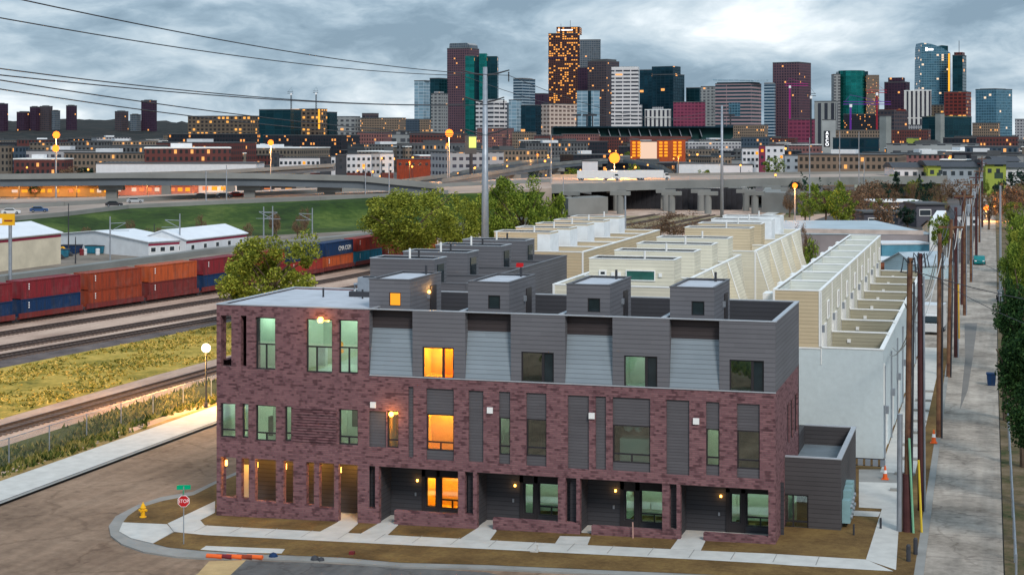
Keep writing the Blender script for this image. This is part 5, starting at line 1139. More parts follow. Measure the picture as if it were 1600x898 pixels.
GM('gray_apt', (.11, .115, .12), (.02, .022, .026), 2.5, 1.9, .42, .5, lit=.07, metal=.1)
GM('white_apt', (.55, .55, .56), (.035, .04, .055), 2.5, 1.9, .5, .55, lit=.05, metal=.1)
GM('brick_mid', (.12, .045, .042), (.025, .03, .035), 2.5, 1.9, .45, .5, lit=.08, metal=.1)
GM('brick_pink', (.22, .105, .10), (.04, .035, .04), 2.5, 1.9, .45, .5, lit=.08, metal=.1)
GM('tan_mid', (.22, .165, .125), (.03, .035, .035), 2.5, 1.9, .45, .45, lit=.10, metal=.1)
GM('dark_mid', (.028, .028, .036), (.014, .022, .03), 2.5, 1.9, .45, .4, lit=.13, lc=(1, .38, .08), metal=.2)
GM('white_mid', (.36, .36, .37), (.06, .06, .08), 2.5, 2.6, .55, .4, lit=.04, metal=.1)
GM('hospital', (.13, .10, .075), (.03, .028, .03), 4, 5, .45, .45, lit=.25, lc=(1, .42, .07), ls=.85, metal=.1)
GM('bluegray', (.06, .085, .115), (.02, .035, .05), 2.5, 1.9, .45, .45, lit=.05, metal=.1)
GM('limey', (.30, .36, .07), (.05, .08, .06), 3.5, 5, .5, .5, lit=.04, metal=.1)
mech = simple('roof_plant', (.09, .095, .10), .7, .3, .05)
def tower(x0, x1, yt, D, mk, label, th=26, s=1., name='office_tower', cat='tower', pent=(), depth=None, z0=0., group=None, crown=None, sub=None):
    th = math.radians(th if s < 1 else 3)
    W = (x1-x0)/F*D; z1 = ZP(yt, D); xc = x0+s*(x1-x0)
    w_ = s*W/math.cos(th); d_ = (1-s)*W/math.sin(th) if s < 1 else (depth or W*.7)
    x, y = AT(xc, D); r = root(name, label, cat, (x, y, z0), YAW-th, group)
    mat = g_.get(mk, mk)
    MB().box(-w_, 0, 0, d_, 0, z1-z0).build('facade', mat, r, local=True)
    MB().box(-w_-.15, .15, -.15, d_+.15, z1-z0, z1-z0+.0005*D).build('roof_edge', mech if mk not in ('whitestripe', 'whitecol') else white, r, local=True)
    for p in pent:   # (fx0, fx1, y_top, mat, name)
        fx0, fx1, yp = p[:3]; mm_ = p[3] if len(p) > 3 else mech; nm_ = p[4] if len(p) > 4 else 'roof_plant'
        MB().box(-w_+w_*fx0, -w_+w_*fx1, d_*.15, d_*.85, z1-z0, ZP(yp, D)-z0).build(nm_, g_.get(mm_, mm_), r, local=True)
    return r, w_, d_, z1
# skyline
tower(647, 671, 127, 2600, 'skyglass', 'slim pale glass residential tower with thin overhanging roof, at the west end of the skyline', s=.6, pent=[(-.15, 1.15, 125.5)])
tower(671, 698, 123, 2750, 'tealdark', 'dark green glass tower squeezed beside the slim pale residential tower', s=.55)
tower(673, 699, 147, 2500, 'concrete', 'stepped grey residential tower at the foot of the dark green glass tower', s=.6, pent=[(.2, .7, 143, 'white_mid')])
r, w_, d_, z1 = tower(698, 748, 76, 3000, 'granite', 'purple granite tower with a rounded dark glass crown', s=.68, th=24)
m = MB(); hh = ZP(67, 3000)-z1; m.hprism([(-w_+w_*.05, z1), (-w_+w_*.06, z1+hh*.9), (-w_*.9, z1+hh), (-w_*.12, z1+hh), (-w_*.03, z1+hh*.7), (0, z1)], d_*.1, d_*.9); m.build('curved_crown', g_['steel'], r, local=True)
r, w_, d_, z1 = tower(727, 741, 88, 2800, 'teal', 'faceted teal glass tower in front of the purple granite tower', s=1., depth=30)
q_ = 2800/F
for a, b, y_, m_, dd in ((0, 8, 88, 'tealdark', 8), (8, 20, 84, 'teal', -4), (20, 36, 88, 'tealdark', 4)): MB().box(a*q_, b*q_, dd, dd+34, 0, ZP(y_, 2800)).build('glass_bay', g_[m_], r, local=True)
tower(743, 792, 158, 2300, 'whitestripe', 'white striped slab tower behind the steel transmission pole', s=.58, th=35, pent=[(.2, .9, 155, 'white_mid')])
tower(792, 812, 162, 2500, 'steel', 'small blue grey block right of the white striped slab', s=.5)
tower(802, 837, 124, 2900, 'blueband', 'white and blue banded office tower with rooftop masts', s=.4, pent=[(.1, .9, 121.5, 'white_mid')])
r, w_, d_, z1 = tower(857, 906, 53, 3100, 'plaza', 'tallest dark brown tower covered in amber lit windows', s=.99, th=8)
MB().box(-w_*.74, 0, .5, d_+40, z1, ZP(42, 3100)).build('upper_block', g_['plaza'], r, local=True)
zz = ZP(47, 3100); MB().ball(-w_*.66, -.3, zz, 2.2, 8).build('sign_emblem', sign_white, r, local=True)
text('Wells Fargo', 5.2, 'sign_lettering', sign_white, r, (-w_*.34, -.6, zz), (math.pi/2, 0, 0), .2, .95) if 0 else MB().box(-w_*.58, -w_*.22, -.6, -.2, zz-.9, zz+.9).build('sign_lettering', sign_white, r, local=True)
MB().tube([(-w_*.3, d_*.5, ZP(42, 3100)), (-w_*.3, d_*.5, ZP(32, 3100))], .4, 5).tube([(-w_*.6, d_*.5, ZP(42, 3100)), (-w_*.6, d_*.5, ZP(37, 3100))], .35, 5).build('antenna', metald, r, local=True)
MB().box(-w_-.02, .02, -.3, d_, ZP(93, 3100), ZP(89, 3100)).build('mechanical_band', g_['darkpurple'], r, local=True)
tower(905, 939, 63, 3300, 'steel', 'grey blue gridded tower right behind the tallest brown tower', s=.96, th=10)
tower(919, 970, 96, 2900, 'brownglass', 'brown grey glass tower with an overhanging flat top before the gridded tower', s=.55, th=32, pent=[(.1, .95, 92)])
tower(903, 922, 106, 3000, 'darkpurple', 'narrow dark block between the tallest tower and the brown grey tower', s=.9)
r, w_, d_, z1 = tower(956, 1000, 106, 2700, 'whitestripe', 'white balcony striped tower, widest at its lower floors', s=.93, th=12, pent=[(.3, .95, 104, 'white_mid')])
MB().box(-w_, 5, -3, d_*.9, 0, ZP(163, 2700)).build('lower_wing', g_['whitestripe'], r, local=True)
tower(1000, 1021, 110, 2850, 'navy', 'plain slate blue tower between the white striped and the dark teal towers', s=.9)
r, w_, d_, z1 = tower(1020, 1073, 117, 2750, 'navy', 'dark teal stepped glass tower right of the slate blue tower', s=.6, th=32)
MB().box(-w_, -w_*.02, .3, d_*.7, z1, ZP(103.5, 2750)).build('upper_block', g_['navy'], r, local=True)
tower(1073, 1098, 138, 2800, 'tealdark', 'lower teal glass block beside the stepped tower', s=.8)
tower(1096, 1123, 136, 2700, 'concrete', 'grey window gridded block left of the winged roof tower', s=.7)
r, w_, d_, z1 = tower(1121, 1196, 131, 2500, 'pinkbands', 'broad banded tower with a pale winged roof slab', s=.7, th=28, pent=[(.0, 1., 128, 'tealdark')])
MB().add([(-w_-3, -3, ZP(126, 2500)), (4, -3, ZP(127.5, 2500)), (d_*.2+3, d_, ZP(126, 2500)), (-w_-3, d_, ZP(125, 2500)), (-w_-3, -3, ZP(123.6, 2500)), (4, -3, ZP(125, 2500)), (d_*.2+3, d_, ZP(124, 2500)), (-w_-3, d_, ZP(123, 2500))], [(0, 1, 2, 3), (4, 5, 6, 7), (0, 1, 5, 4), (1, 2, 6, 5), (2, 3, 7, 6), (3, 0, 4, 7)]).build('winged_roof', g_['skyglass'], r, local=True)
MB().box(-w_*.62, -w_*.3, -.4, -.05, ZP(182, 2500), ZP(160, 2500)).build('blue_bay', g_['glassblue'], r, local=True)
tower(1053, 1104, 160, 2300, 'magenta', 'low wide magenta office block in front of the teal block', s=.95, th=10)
r, w_, d_, z1 = tower(1009, 1049, 172, 2200, 'whitecol', 'small white columned block below the dark teal stepped tower', s=.9, pent=[(.3, .7, 167, 'white_mid')])
r, w_, d_, z1 = tower(902, 937, 142, 2300, 'skyglass', 'pale blue block with a dark central glass slot', s=.98)
MB().box(-w_*.5, -w_*.36, -.5, -.1, 0, z1).build('dark_slot', g_['navy'], r, local=True)
tower(846, 903, 163, 2400, 'cream', 'wide cream pink block at the foot of the tallest brown tower', s=.22, th=50)
tower(814, 846, 165, 2300, 'navy', 'low dark navy block below the banded office tower', s=.7)
tower(836, 858, 147, 2700, 'darkpurple', 'brown block left of the tallest brown tower', s=.6)
tower(795, 815, 157, 2400, 'skyglass', 'small pale block left of the navy block', s=.6)
tower(1195, 1213, 131, 2700, 'blueband', 'blue striped block left of the wide chestnut tower', s=.8, pent=[(0, .9, 129, 'white_mid')])
tower(1211, 1275, 98, 2700, 'granite', 'wide chestnut brown tower with a flat top and violet crane in front', s=.58, th=32, pent=[(.05, .95, 96.5)])
tower(1275, 1313, 159, 2200, 'concol', 'grey concrete block with tall vertical slots beside the chestnut tower', s=.75)
r, w_, d_, z1 = tower(1303, 1313, 117, 2750, 'concrete', 'teal glass tower with a curved bay and grey flanks', s=1., depth=30)
q_ = 2750/F
MB().lathe(21*q_, 26, [(24*q_*.86, 0), (24*q_*.86, ZP(110, 2750))], 26).build('curved_bay', g_['teal'], r, local=True)
MB().box(0*q_, 46*q_, 20, 50, 0, ZP(111, 2750)).build('glass_block', g_['tealdark'], r, local=True); MB().box(42*q_, 62*q_, 12, 44, 0, ZP(117, 2750)).build('stone_flank', g_['tan_mid'], r, local=True)
tower(1385, 1428, 129, 2800, 'darkpurple', 'dark plum stepped tower between the teal tower and the white ribbed tower', s=.7, pent=[(.15, .8, 121, 'darkpurple', 'upper_block')])
tower(1417, 1457, 142, 2300, 'whitecol', 'white ribbed tower standing before the blue curved tower', s=.93, pent=[(.4, .7, 139, 'white_mid')])
# blue curved tower
x, y = AT(1463, 2900); q_ = 2900/F
r = root('office_tower', 'tall blue glass tower with a sweeping curved top and glowing white sign', 'tower', (x, y, 0), YAW)
prof = [(-27*q_, 0), (-24.5*q_, ZP(75, 2900)), (-23*q_, ZP(67, 2900)), (-8*q_, ZP(69, 2900)), (8*q_, ZP(74, 2900)), (22*q_, ZP(83, 2900)), (22*q_, 0)]
MB().hprism(prof, 0, 40).build('facade', g_['glassblue'], r, local=True)
MB().hprism([(8*q_, 0), (8*q_, ZP(71, 2900)), (18*q_, ZP(69, 2900)), (28*q_, ZP(70, 2900)), (28*q_, 0)], 41, 70).build('rear_shaft', g_['tealdark'], r, local=True)
MB().box(18.5*q_, 21*q_, -1.2, -.2, ZP(143, 2900), ZP(84, 2900)).build('light_strip', yel_strip, r, local=True)
MB().box(-17*q_, -14*q_, -1., -.2, ZP(80, 2900), ZP(74.5, 2900)).box(-13*q_, -5*q_, -1., -.2, ZP(79, 2900), ZP(76, 2900)).build('sign_lettering', sign_white, r, local=True)
r, w_, d_, z1 = tower(1490, 1518, 87, 2850, 'tealdark', 'green ribbed tower with a reddish cap and tall antenna', s=.5, pent=[(.1, .9, 81.5, 'redframe')])
MB().tube([(-w_*.5, d_*.4, z1), (-w_*.5, d_*.4, ZP(63, 2850))], .5, 5).build('antenna', metald, r, local=True)
tower(1479, 1529, 144, 2300, 'redframe', 'red brown tower under construction with lit floors', s=.6)
tower(1457, 1480, 165, 2400, 'hospital', 'small lit brown block left of the red tower under construction', s=.7)
tower(1532, 1591, 140, 2500, 'glassblue', 'dark blue glass tower at the east end of the skyline with lit floors', s=.42, th=48, pent=[(.1, .8, 138)])
tower(1375, 1424, 173, 1900, 'brownglass', 'brown flat roofed block below the plum tower', s=.45, th=48, pent=[(-.02, 1.02, 170.5, 'redframe')])
tower(1323, 1376, 179, 2000, 'dark_mid', 'black low block with a violet light strip below the teal tower', s=.96)
tower(1234, 1275, 187, 1900, 'magenta', 'maroon low block at the foot of the chestnut tower', s=.9)
tower(1448, 1532, 183, 1700, 'tealdark', 'green glass low block below the red construction tower', s=.3, th=50, pent=[(.0, 1., 181, 'limey')])
tower(1524, 1568, 193, 1500, 'tan_mid', 'tan gridded block right of the green glass low block', s=.8)
tower(1590, 1620, 187, 1400, 'white_mid', 'white block cut by the east edge of the picture', s=.9)
tower(1422, 1462, 196, 1800, 'white_mid', 'white low block at the foot of the white ribbed tower', s=.6)
# concrete lift cores and lettered silo
for (a, b, yt, yb, lb) in [(1376, 1395, 182, 250, 'bare concrete lift core tower, western one'), (1463, 1478, 178, 252, 'bare concrete lift core tower, eastern one')]:
    D = 1050; tower(a, b, yt, D, simple('core_conc'+str(a), (.26, .28, .27), .9, .3, .05), lb, s=.45, th=45, name='lift_core', cat='concrete core')
D = 1150; r, w_, d_, z1 = tower(1285, 1306, 188, D, simple('silo_conc', (.34, .36, .36), .9, .25, .05), 'pale concrete tower carrying a black vertical ARCO sign', s=.99, th=5, name='sign_tower', cat='sign tower')
MB().box(-w_*.86, -w_*.42, -.5, -.1, ZP(229, D), ZP(204.5, D)).build('sign_board', metald, r, local=True)
for i, ch_ in enumerate('ARCO'): text(ch_, 3.1, 'sign_lettering', sign_white, r, (-w_*.64, -.6, ZP(208.2+5.9*i, D)), (math.pi/2, 0, 0), .05)
# cranes
def crane(px, D, yt, yb, x0, x1, jm, label):
    x, y = AT(px, D); r = root('tower_crane', label, 'crane', (x, y, 0), YAW); zt = ZP(yt, D); q = D/F; w_ = .8*q
    m = MB()
    for sx, sy in ((-1, -1), (1, -1), (1, 1), (-1, 1)): m.tube([(sx*w_, sy*w_, 0), (sx*w_, sy*w_, zt)], .3, 4)
    k = 0.; n = 0
    while k < zt: m.tube([(-w_*(-1)**n, -w_, k), (w_*(-1)**n, -w_, min(zt, k+w_*2))], .2, 4); k += w_*2; n += 1
    m.build('mast', jm, r, local=True)
    m = MB(); a, b = (x0-px)*q, (x1-px)*q
    m.tube([(a, 0, zt), (b, 0, zt)], .35, 4).tube([(a, 1.5, zt), (b, 1.5, zt)], .35, 4).tube([(a, .7, zt+2.5), (b, .7, zt+2.5)], .3, 4).tube([(a*.8, .7, zt+2.5), (0, .7, zt+9), (b*.8, .7, zt+2.5)], .15, 4); m.build('jib', jm, r, local=True)
    MB().box(-1.2, 1.2, -1.6, 1., zt-3, zt).build('cab', letter, r, local=True)
crane(1234, 2000, 134, 215, 1227, 1263, emis('crane_violet', (.7, .06, .42), .28), 'violet lit tower crane in front of the chestnut tower')
crane(1370, 1700, 145, 210, 1354, 1386, simple('crane_red', (.4, .03, .05), .5), 'red tower crane over the black low block')
crane(1329, 1600, 163, 220, 1318, 1392, emis('crane_purple', (.25, .07, .6), .3), 'purple lit tower crane with a long low jib before the teal tower')
crane(455, 2600, 146, 200, 449, 458, metald, 'thin crane on the hospital roof, western one'); crane(494, 2600, 145, 200, 489, 497, metald, 'thin crane on the hospital roof, eastern one')
crane(1267, 1800, 150, 210, 1258, 1275, metald, 'dark luffing crane at the right edge of the chestnut tower')
# hill towers on the left
for a, b, yt, mk, s_, lb in [(-12, 10, 163, 'darkpurple', .8, 'dark tower cut by the west edge on the ridge'), (24, 46, 176, 'darkpurple', .6, 'low dark block first on the ridge from the west edge'), (45, 60, 168, 'darkpurple', .7, 'square dark tower left of the grey pair on the ridge'), (60, 80, 167, 'brownglass', .8, 'brown grey tower in the ridge cluster'), (80, 91, 174, 'steel', .5, 'short pale tower at the right end of the ridge cluster'),
        (102, 117, 166, 'darkpurple', .6, 'lone narrow dark tower on the ridge'), (178, 197, 175, 'brownglass', .6, 'domed brown tower left of the tall ridge slab'), (202, 218, 180, 'steel', .7, 'short grey block touching the tall ridge slab'), (218, 244, 158, 'darkpurple', .9, 'tall dark slab standing alone on the ridge')]:
    tower(a, b, yt, 3500, mk, lb, s=s_, name='apartment_tower', cat='tower', pent=[(.2, .7, yt-2.2)])
# far left mid blocks
mid = [(286, 402, 182, 1700, 'hospital', 'long hospital like block dotted with amber windows', .9), (402, 466, 172, 1600, 'tealdark', 'dark green block left of the yellow outlined block', .8), (466, 508, 171, 1650, 'hospital', 'brown block outlined with yellow light strips', .75), (505, 524, 176, 1800, 'tealdark', 'dark stepped block right of the yellow outlined block', .5),
       (525, 561, 183, 1900, 'concrete', 'grey block between the hospital and the brown apartment block', .8), (561, 632, 185, 1700, 'tan_mid', 'brown apartment block with vertical window bays', .85), (565, 590, 178, 1900, 'brownglass', 'brown block with a rooftop box behind the apartment bays', .7), (630, 657, 187, 1800, 'bluegray', 'blue grey block left of the slim pale residential tower', .9), (655, 673, 187, 1750, 'tan_mid', 'small orange brown block below the slim pale residential tower', .8),
       (252, 402, 210, 950, 'dark_mid', 'long black flat roofed office block with sparse lit windows', .93), (404, 556, 212, 1050, 'dark_mid', 'long dark block dotted with many amber windows', .85), (556, 610, 207, 1100, 'brick_pink', 'pink brick block with pale roof left of the grey brick block', .8), (607, 640, 206, 1150, 'concrete', 'grey brick block in the row below the skyline west end', .8), (638, 728, 209, 900, 'brick_mid', 'long red brick block glowing under the orange lamp', .75),
       (18, 41, 230, 640, 'bluegray', 'blue grey apartment section between the beige ones', .7), (-40, 18, 228, 640, 'beige_apt', 'beige apartment block cut by the west edge', .9), (41, 100, 224, 650, 'beige_apt', 'beige brown apartment block with dark balconies', .8), (98, 168, 223, 660, 'gray_apt', 'grey apartment block in the middle of the western row', .85), (166, 252, 228, 640, 'gray_apt', 'long grey and tan apartment block beside the black office', .8), (20, 95, 219, 760, 'brick_mid', 'maroon roofed apartment block behind the beige apartments', .8), (105, 165, 221, 800, 'beige_apt', 'tan apartment block behind the grey apartments', .8),
       (745, 803, 201, 1500, 'brick_pink', 'pink brick block right of the steel transmission pole', .6), (800, 838, 207, 1300, 'tan_mid', 'tan window gridded block left of the stadium', .85), (835, 880, 212, 1250, 'brick_mid', 'red brick block at the stadium west end', .9), (878, 938, 210, 1300, 'brick_pink', 'long pink brick block in front of the stadium west half', .9), (936, 985, 214, 1300, 'brick_mid', 'red brick block in front of the stadium middle', .9),
       (1080, 1160, 222, 1100, 'dark_mid', 'dark green low block at the stadium east end', .9), (1160, 1204, 215, 1000, 'bluegray', 'grey curved roof block left of the purple and white apartments', .9), (1148, 1205, 196, 1500, 'tan_mid', 'tan block with small windows right of the stadium', .8), (1306, 1382, 204, 1200, 'tan_mid', 'tan long block right of the lettered concrete tower', .9), (1306, 1376, 216, 900, 'navy', 'dark glass low block right of the lettered concrete tower', .95),
       (1395, 1464, 203, 1300, 'brick_mid', 'purple brick block between the two concrete cores', .8), (1418, 1436, 216, 800, 'limey', 'green end block of the green and maroon apartments', .95), (1436, 1466, 220, 800, 'brick_mid', 'maroon section of the green and maroon apartments', .9), (1478, 1530, 216, 900, 'dark_mid', 'dark brick block right of the eastern concrete core', .9), (1515, 1620, 230, 620, 'bluegray', 'wide blue grey block at the east edge', .7),
       (1500, 1600, 214, 1000, 'brick_mid', 'long brick block behind the wide blue grey block', .9), (1235, 1290, 228, 900, 'brick_pink', 'pink block left of the lettered concrete tower', .8)]
for a, b, yt, D, mk, lb, s_ in mid: tower(a, b, yt, D, mk, lb, s=s_, th=20, name='city_block', cat='building', pent=[(.3, .5, yt-1.3), (.65, .75, yt-.9)])
r = [o for o in SC.objects if o.get('label', '') == 'brown block outlined with yellow light strips'][0]
D = 1640
for x0_, x1_, ya, yb in ((453, 468, 171, 173), (466, 470, 173, 207), (497, 500, 171, 203)):
    x, y = AT(x0_, D-14); x2_, y2_ = AT(x1_, D-14); b0 = ORG[r.name]
    m = MB().quad((x, y, ZP(ya, D)), (x2_, y2_, ZP(ya, D)), (x2_, y2_, ZP(yb, D)), (x, y, ZP(yb, D))); inv = math.radians(-(math.degrees(YAW)-20))
    o = m.build('light_strip', yel_strip, r); o.rotation_euler = (0, 0, -r.rotation_euler.z)
# white apartments with real windows
def apt(x0, x1, yt, D, wm, label, cols_, rows, name='apartment_block', base=None):
    W = (x1-x0)/F*D; x, y = AT(x0, D); z1 = ZP(yt, D); r = root(name, label, 'apartments', (x, y, 0), YAW)
    MB().box(0, W, 0, W*.35, 0, z1).build('wall', wm, r, local=True); MB().box(-.2, W+.2, -.2, W*.35+.2, z1, z1+.35).build('roof', mech, r, local=True)
    for i in range(cols_):
        for j in range(rows):
            a = W*(i+.5)/cols_; zt = z1-1.3-j*2.5; p = MB().box(a-.5, a+.5, -.05, -.004, zt-1.1, zt).build('window', glass_dark2 if R.random() > .12 else lit_yel, r, local=True)
    if base: MB().box(-.05, W+.05, -.12, -.003, 0, 3.4).build('base_course', base, r, local=True)
    return r
wap = simple('render_white', (.62, .62, .64), .8, .08, .2); dkb = simple('render_dark', (.05, .055, .065), .8, .2, .2); plum = simple('render_plum', (.2, .04, .07), .8, .15, .2); greyw = simple('render_grey', (.3, .34, .38), .8, .12, .2)
brick_l = simple('base_brick', (.14, .05, .045), .8, .2, .5)
apt(436, 500, 247, 620, wap, 'white apartment block with a row of small windows above the highway ramp', 9, 2, base=brick_l)
apt(500, 517, 246, 612, dkb, 'charcoal stair block between the two white apartment blocks', 1, 2); apt(517, 524, 245, 625, wap, 'narrow white bay in the charcoal stair blocks', 1, 2); apt(524, 541, 243, 612, dkb, 'second charcoal stair block, right of the narrow white bay', 1, 2); apt(425, 436, 240, 612, dkb, 'charcoal end block at the left of the white apartments', 1, 3)
apt(541, 580, 241, 618, wap, 'white apartment block right of the charcoal stair blocks', 5, 3, base=brick_l); apt(580, 594, 240, 608, greyw, 'blue grey apartment bay', 2, 3); apt(594, 615, 240, 620, wap, 'white apartment end bay beside the tan store', 2, 3, base=brick_l)
apt(1160, 1186, 232, 640, wap, 'white apartment block with orange lit windows at the far right of the overpass', 4, 3); apt(1186, 1196, 228, 632, plum, 'plum coloured apartment section between white ones', 1, 3); apt(1196, 1226, 228, 642, wap, 'middle white apartment section beside the plum one', 3, 3); apt(1226, 1262, 243, 600, greyw, 'pale grey apartment block below the maroon low block', 3, 2)
apt(985, 1000, 219, 700, contm['orange'], 'orange storage building west wing with bright yellow windows', 2, 0); apt(1027, 1049, 219, 700, contm['orange'], 'orange storage building middle tower with bright yellow windows', 2, 0); apt(1049, 1071, 218, 712, contm['orange'], 'orange storage building east wing', 2, 0)
r = apt(1000, 1027, 222, 706, lit_white, 'brightly lit white middle front of the orange storage building', 2, 0)
for a in (987, 1029, 1052, 1060):
    for j in range(5):
        pass
st_ = [o for o in SC.objects if 'storage building' in o.get('label', '')]
for o in st_:
    if 'middle front' in o['label']: continue
    q = 700/F; n = 2 if 'middle tower' not in o['label'] else 2
    for i in range(n):
        for j in range(5):
            MB().box((3+i*8)*q, (8+i*8)*q, -.3, -.05, ZP(245-j*5, 700), ZP(241.5-j*5, 700)).build('lit_window', lit_yel, o, local=True)
apt(150, 400, 256, 560, wshed, 'long low white store wall behind the highway ramp', 4, 0, name='store_building')
apt(620, 682, 249, 640, contm['rust'], 'brick orange store with a lit front beside the ramp end', 6, 1, name='store_building'); apt(680, 733, 244, 660, simple('warehouse_pink', (.6, .5, .46), .8, .1, .1), 'pale pink warehouse left of the billboard', 2, 0, name='warehouse')
apt(910, 934, 252, 520, wap, 'small white cube building beside the bright orange lamp', 0, 0, name='store_building'); apt(1130, 1176, 258, 520, wap, 'plain white shed on the far side of the overpass', 0, 0, name='warehouse'); apt(1060, 1135, 256, 545, wshed, 'long low white shed left of the plain white shed', 0, 0, name='warehouse')
# lit shops under the ramp
shop_w = simple('shop_stucco', (.30, .17, .06), .8, .2, .2); pinkroof = simple('shop_roof_pink', (.42, .16, .12), .8, .15, .2)
for a, b, yt, D, wm, n, lb in [(-60, 62, 291, 470, shop_w, 8, 'yellow lit shop row under the western end of the ramp'), (62, 172, 290, 470, shop_w, 10, 'yellow lit shop row left of the big ramp pier'), (180, 300, 288, 480, pinkroof, 10, 'pink roofed shop lit by a row of amber lamps'), (300, 386, 286, 490, wap, 6, 'white fuel station canopy building under the ramp'), (410, 560, 289, 500, dkb, 9, 'dark store front under the ramp with scattered lights')]:
    W = (b-a)/F*D; x, y = AT(a, D); z1 = ZP(yt, D); r = root('shop_building', lb, 'shop', (x, y, 0), YAW)
    MB().box(0, W, 0, 10, 0, z1).build('wall', wm, r, local=True); MB().hprism([(-1, z1), (11, z1), (5, z1+1.3)], -.5, W+.5, 'x').build('roof', pinkroof if 'pink' in lb else mech, r, local=True)
    for i in range(n):
        if R.random() < .75: MB().box(W*(i+.15)/n, W*(i+.75)/n, -.1, -.01, 1.2, z1-1.).build('lit_window', R.choice([lit_yel, lit_yel, lit_orange, lit_white]), r, local=True)
# billboard
x, y = AT(736, 480); D = 480; r = root('billboard', 'billboard with a glowing yellow green panel beside the steel pole', 'billboard', (x, y, 0), YAW)
MB().tube([(0, 0, 0), (0, 0, ZP(240, D))], .5, 8).build('post', metald, r, local=True); MB().box(-1.8, 1.6, -.3, .3, ZP(241, D), ZP(212, D)).build('frame', mech, r, local=True)
MB().box(-.6, 1.5, -.45, -.31, ZP(231, D), ZP(214, D)).build('panel', emis('panel_lime', (.75, .85, .2), .9), r, local=True)
# stadium
D = 1900; q = D/F; x, y = AT(865, D); r = root('stadium', 'long dark green steel stadium with raked seating and light towers', 'stadium', (x, y, 0), YAW)
sg = simple('stadium_green', (.012, .045, .045), .6, .3, .05); sd = simple('stadium_brick', (.15, .06, .055), .9, .3, .03)
MB().hprism([(0, 0), (0, ZP(199, D)), (295*q, ZP(197.5, D)), (296*q, ZP(204, D)), (284*q, ZP(212, D)), (280*q, 0)], 20, 120).build('seating_bowl', sg, r, local=True)
MB().box(0, 215*q, 0, 19, 0, ZP(213, D)).build('brick_base', sd, r, local=True)
for i in range(11): MB().hprism([((74+i*16)*q, ZP(214, D)), ((75+i*16)*q, ZP(214, D)), ((71+i*16)*q, ZP(202, D)), ((70+i*16)*q, ZP(202, D))], 15, 19.9).build('raker_beam', metal, r, local=True)
MB().box(0, 295*q, 10, 19.9, ZP(199.6, D), ZP(197.5, D)).build('roof_rim', g_['navy'], r, local=True)
for px in (903, 919, 928, 1135, 1147): MB().box((px-865)*q-.8, (px-865)*q+.8, 30, 32, ZP(199, D), ZP(178, D)).box((px-865)*q-5, (px-865)*q+5, 30, 32, ZP(181, D), ZP(178, D)).build('light_tower', metald, r, local=True)
# ------------------------------------------------------------------ bridges
def deck(name, pts, D_, label, th_top=1.0, th_low=1.6, width=9, piers=(), cat='bridge'):
    """pts: (px, py_top) along the near edge at distances D_"""
    near = [(*AT(px, d), ZP(py, d)) for (px, py), d in zip(pts, D_)]; r = root(name, label, cat, (near[0][0], near[0][1], 0))
    def run(o0, o1, z0, z1, nm_, mat):
        m = MB()
        for a, b in zip(near, near[1:]):
            u = Vector((SI*-1, CO)); A = lambda p, o: (p[0]+u.x*o, p[1]+u.y*o)
            v = [(*A(a, o0), a[2]+z0), (*A(b, o0), b[2]+z0), (*A(b, o1), b[2]+z0), (*A(a, o1), a[2]+z0), (*A(a, o0), a[2]+z1), (*A(b, o0), b[2]+z1), (*A(b, o1), b[2]+z1), (*A(a, o1), a[2]+z1)]
            m.add(v, [(0, 3, 2, 1), (4, 5, 6, 7), (0, 1, 5, 4), (1, 2, 6, 5), (2, 3, 7, 6), (3, 0, 4, 7)])
        m.build(nm_, mat, r)
    run(0, width, -th_top, -.8, 'deck', highm); run(-.01, .35, -th_top-.02, 0, 'parapet', conc_br); run(width-.35, width, -th_top-.02, 0, 'parapet', conc_br)
    if th_low: run(.7, width-.7, -th_top-th_low, -th_top-.03, 'girder', simple('girder_steel', (.12, .14, .16), .6, .2, .1))
    for px in piers:
        for (pa, da), (pb, db) in zip(zip(pts, D_), zip(pts[1:], D_[1:])):
            if pa[0] <= px <= pb[0]:
                k = (px-pa[0])/(pb[0]-pa[0]); d = da+(db-da)*k+width/2-1; py = pa[1]+(pb[1]-pa[1])*k; x, y = AT(px, d); z = ZP(py, d)-th_top-th_low
                mm_ = MB().box(-1.2, 1.2, -.6, .6, 0, z+.4).box(-2.6, 2.6, -1.2, 1.2, z-1., z+.1); o = mm_.build('pier', conc_br, r, local=True); b0 = ORG[r.name]; o.location = ((x-b0[0])*S, (y-b0[1])*S, 0); o.rotation_euler = (0, 0, YAW)
    return r
deck('ramp_bridge', [(-120, 275), (0, 273), (200, 271), (400, 272), (560, 276), (682, 288)], [352, 352, 354, 356, 360, 362], 'long curved ramp bridge crossing above the western highway', piers=(-60, 175, 390, 515))
deck('upper_ramp_bridge', [(170, 271), (300, 268), (400, 263), (520, 256)], [430, 440, 450, 470], 'thin upper ramp rising behind the long ramp bridge', .9, 1.2, 7, piers=(260, 360, 470))
deck('viaduct', [(560, 290), (700, 272), (760, 259), (830, 250), (905, 244), (985, 243)], [420, 470, 540, 640, 760, 900], 'pale curved viaduct sweeping toward the orange storage building', .9, 1.0, 10, piers=(720, 800, 880))
deck('viaduct', [(690, 280), (770, 268), (850, 256), (930, 249), (990, 247)], [400, 450, 520, 620, 720], 'nearer curved viaduct below the bright orange lamp', .9, 1.0, 9, piers=(740, 800, 870, 930))
deck('rail_viaduct', [(1056, 281), (1052, 268), (1035, 258), (1005, 251), (975, 248)], [455, 500, 540, 600, 680], 'curved rail viaduct with fence posts beside the orange storage building', .8, 1.0, 5)
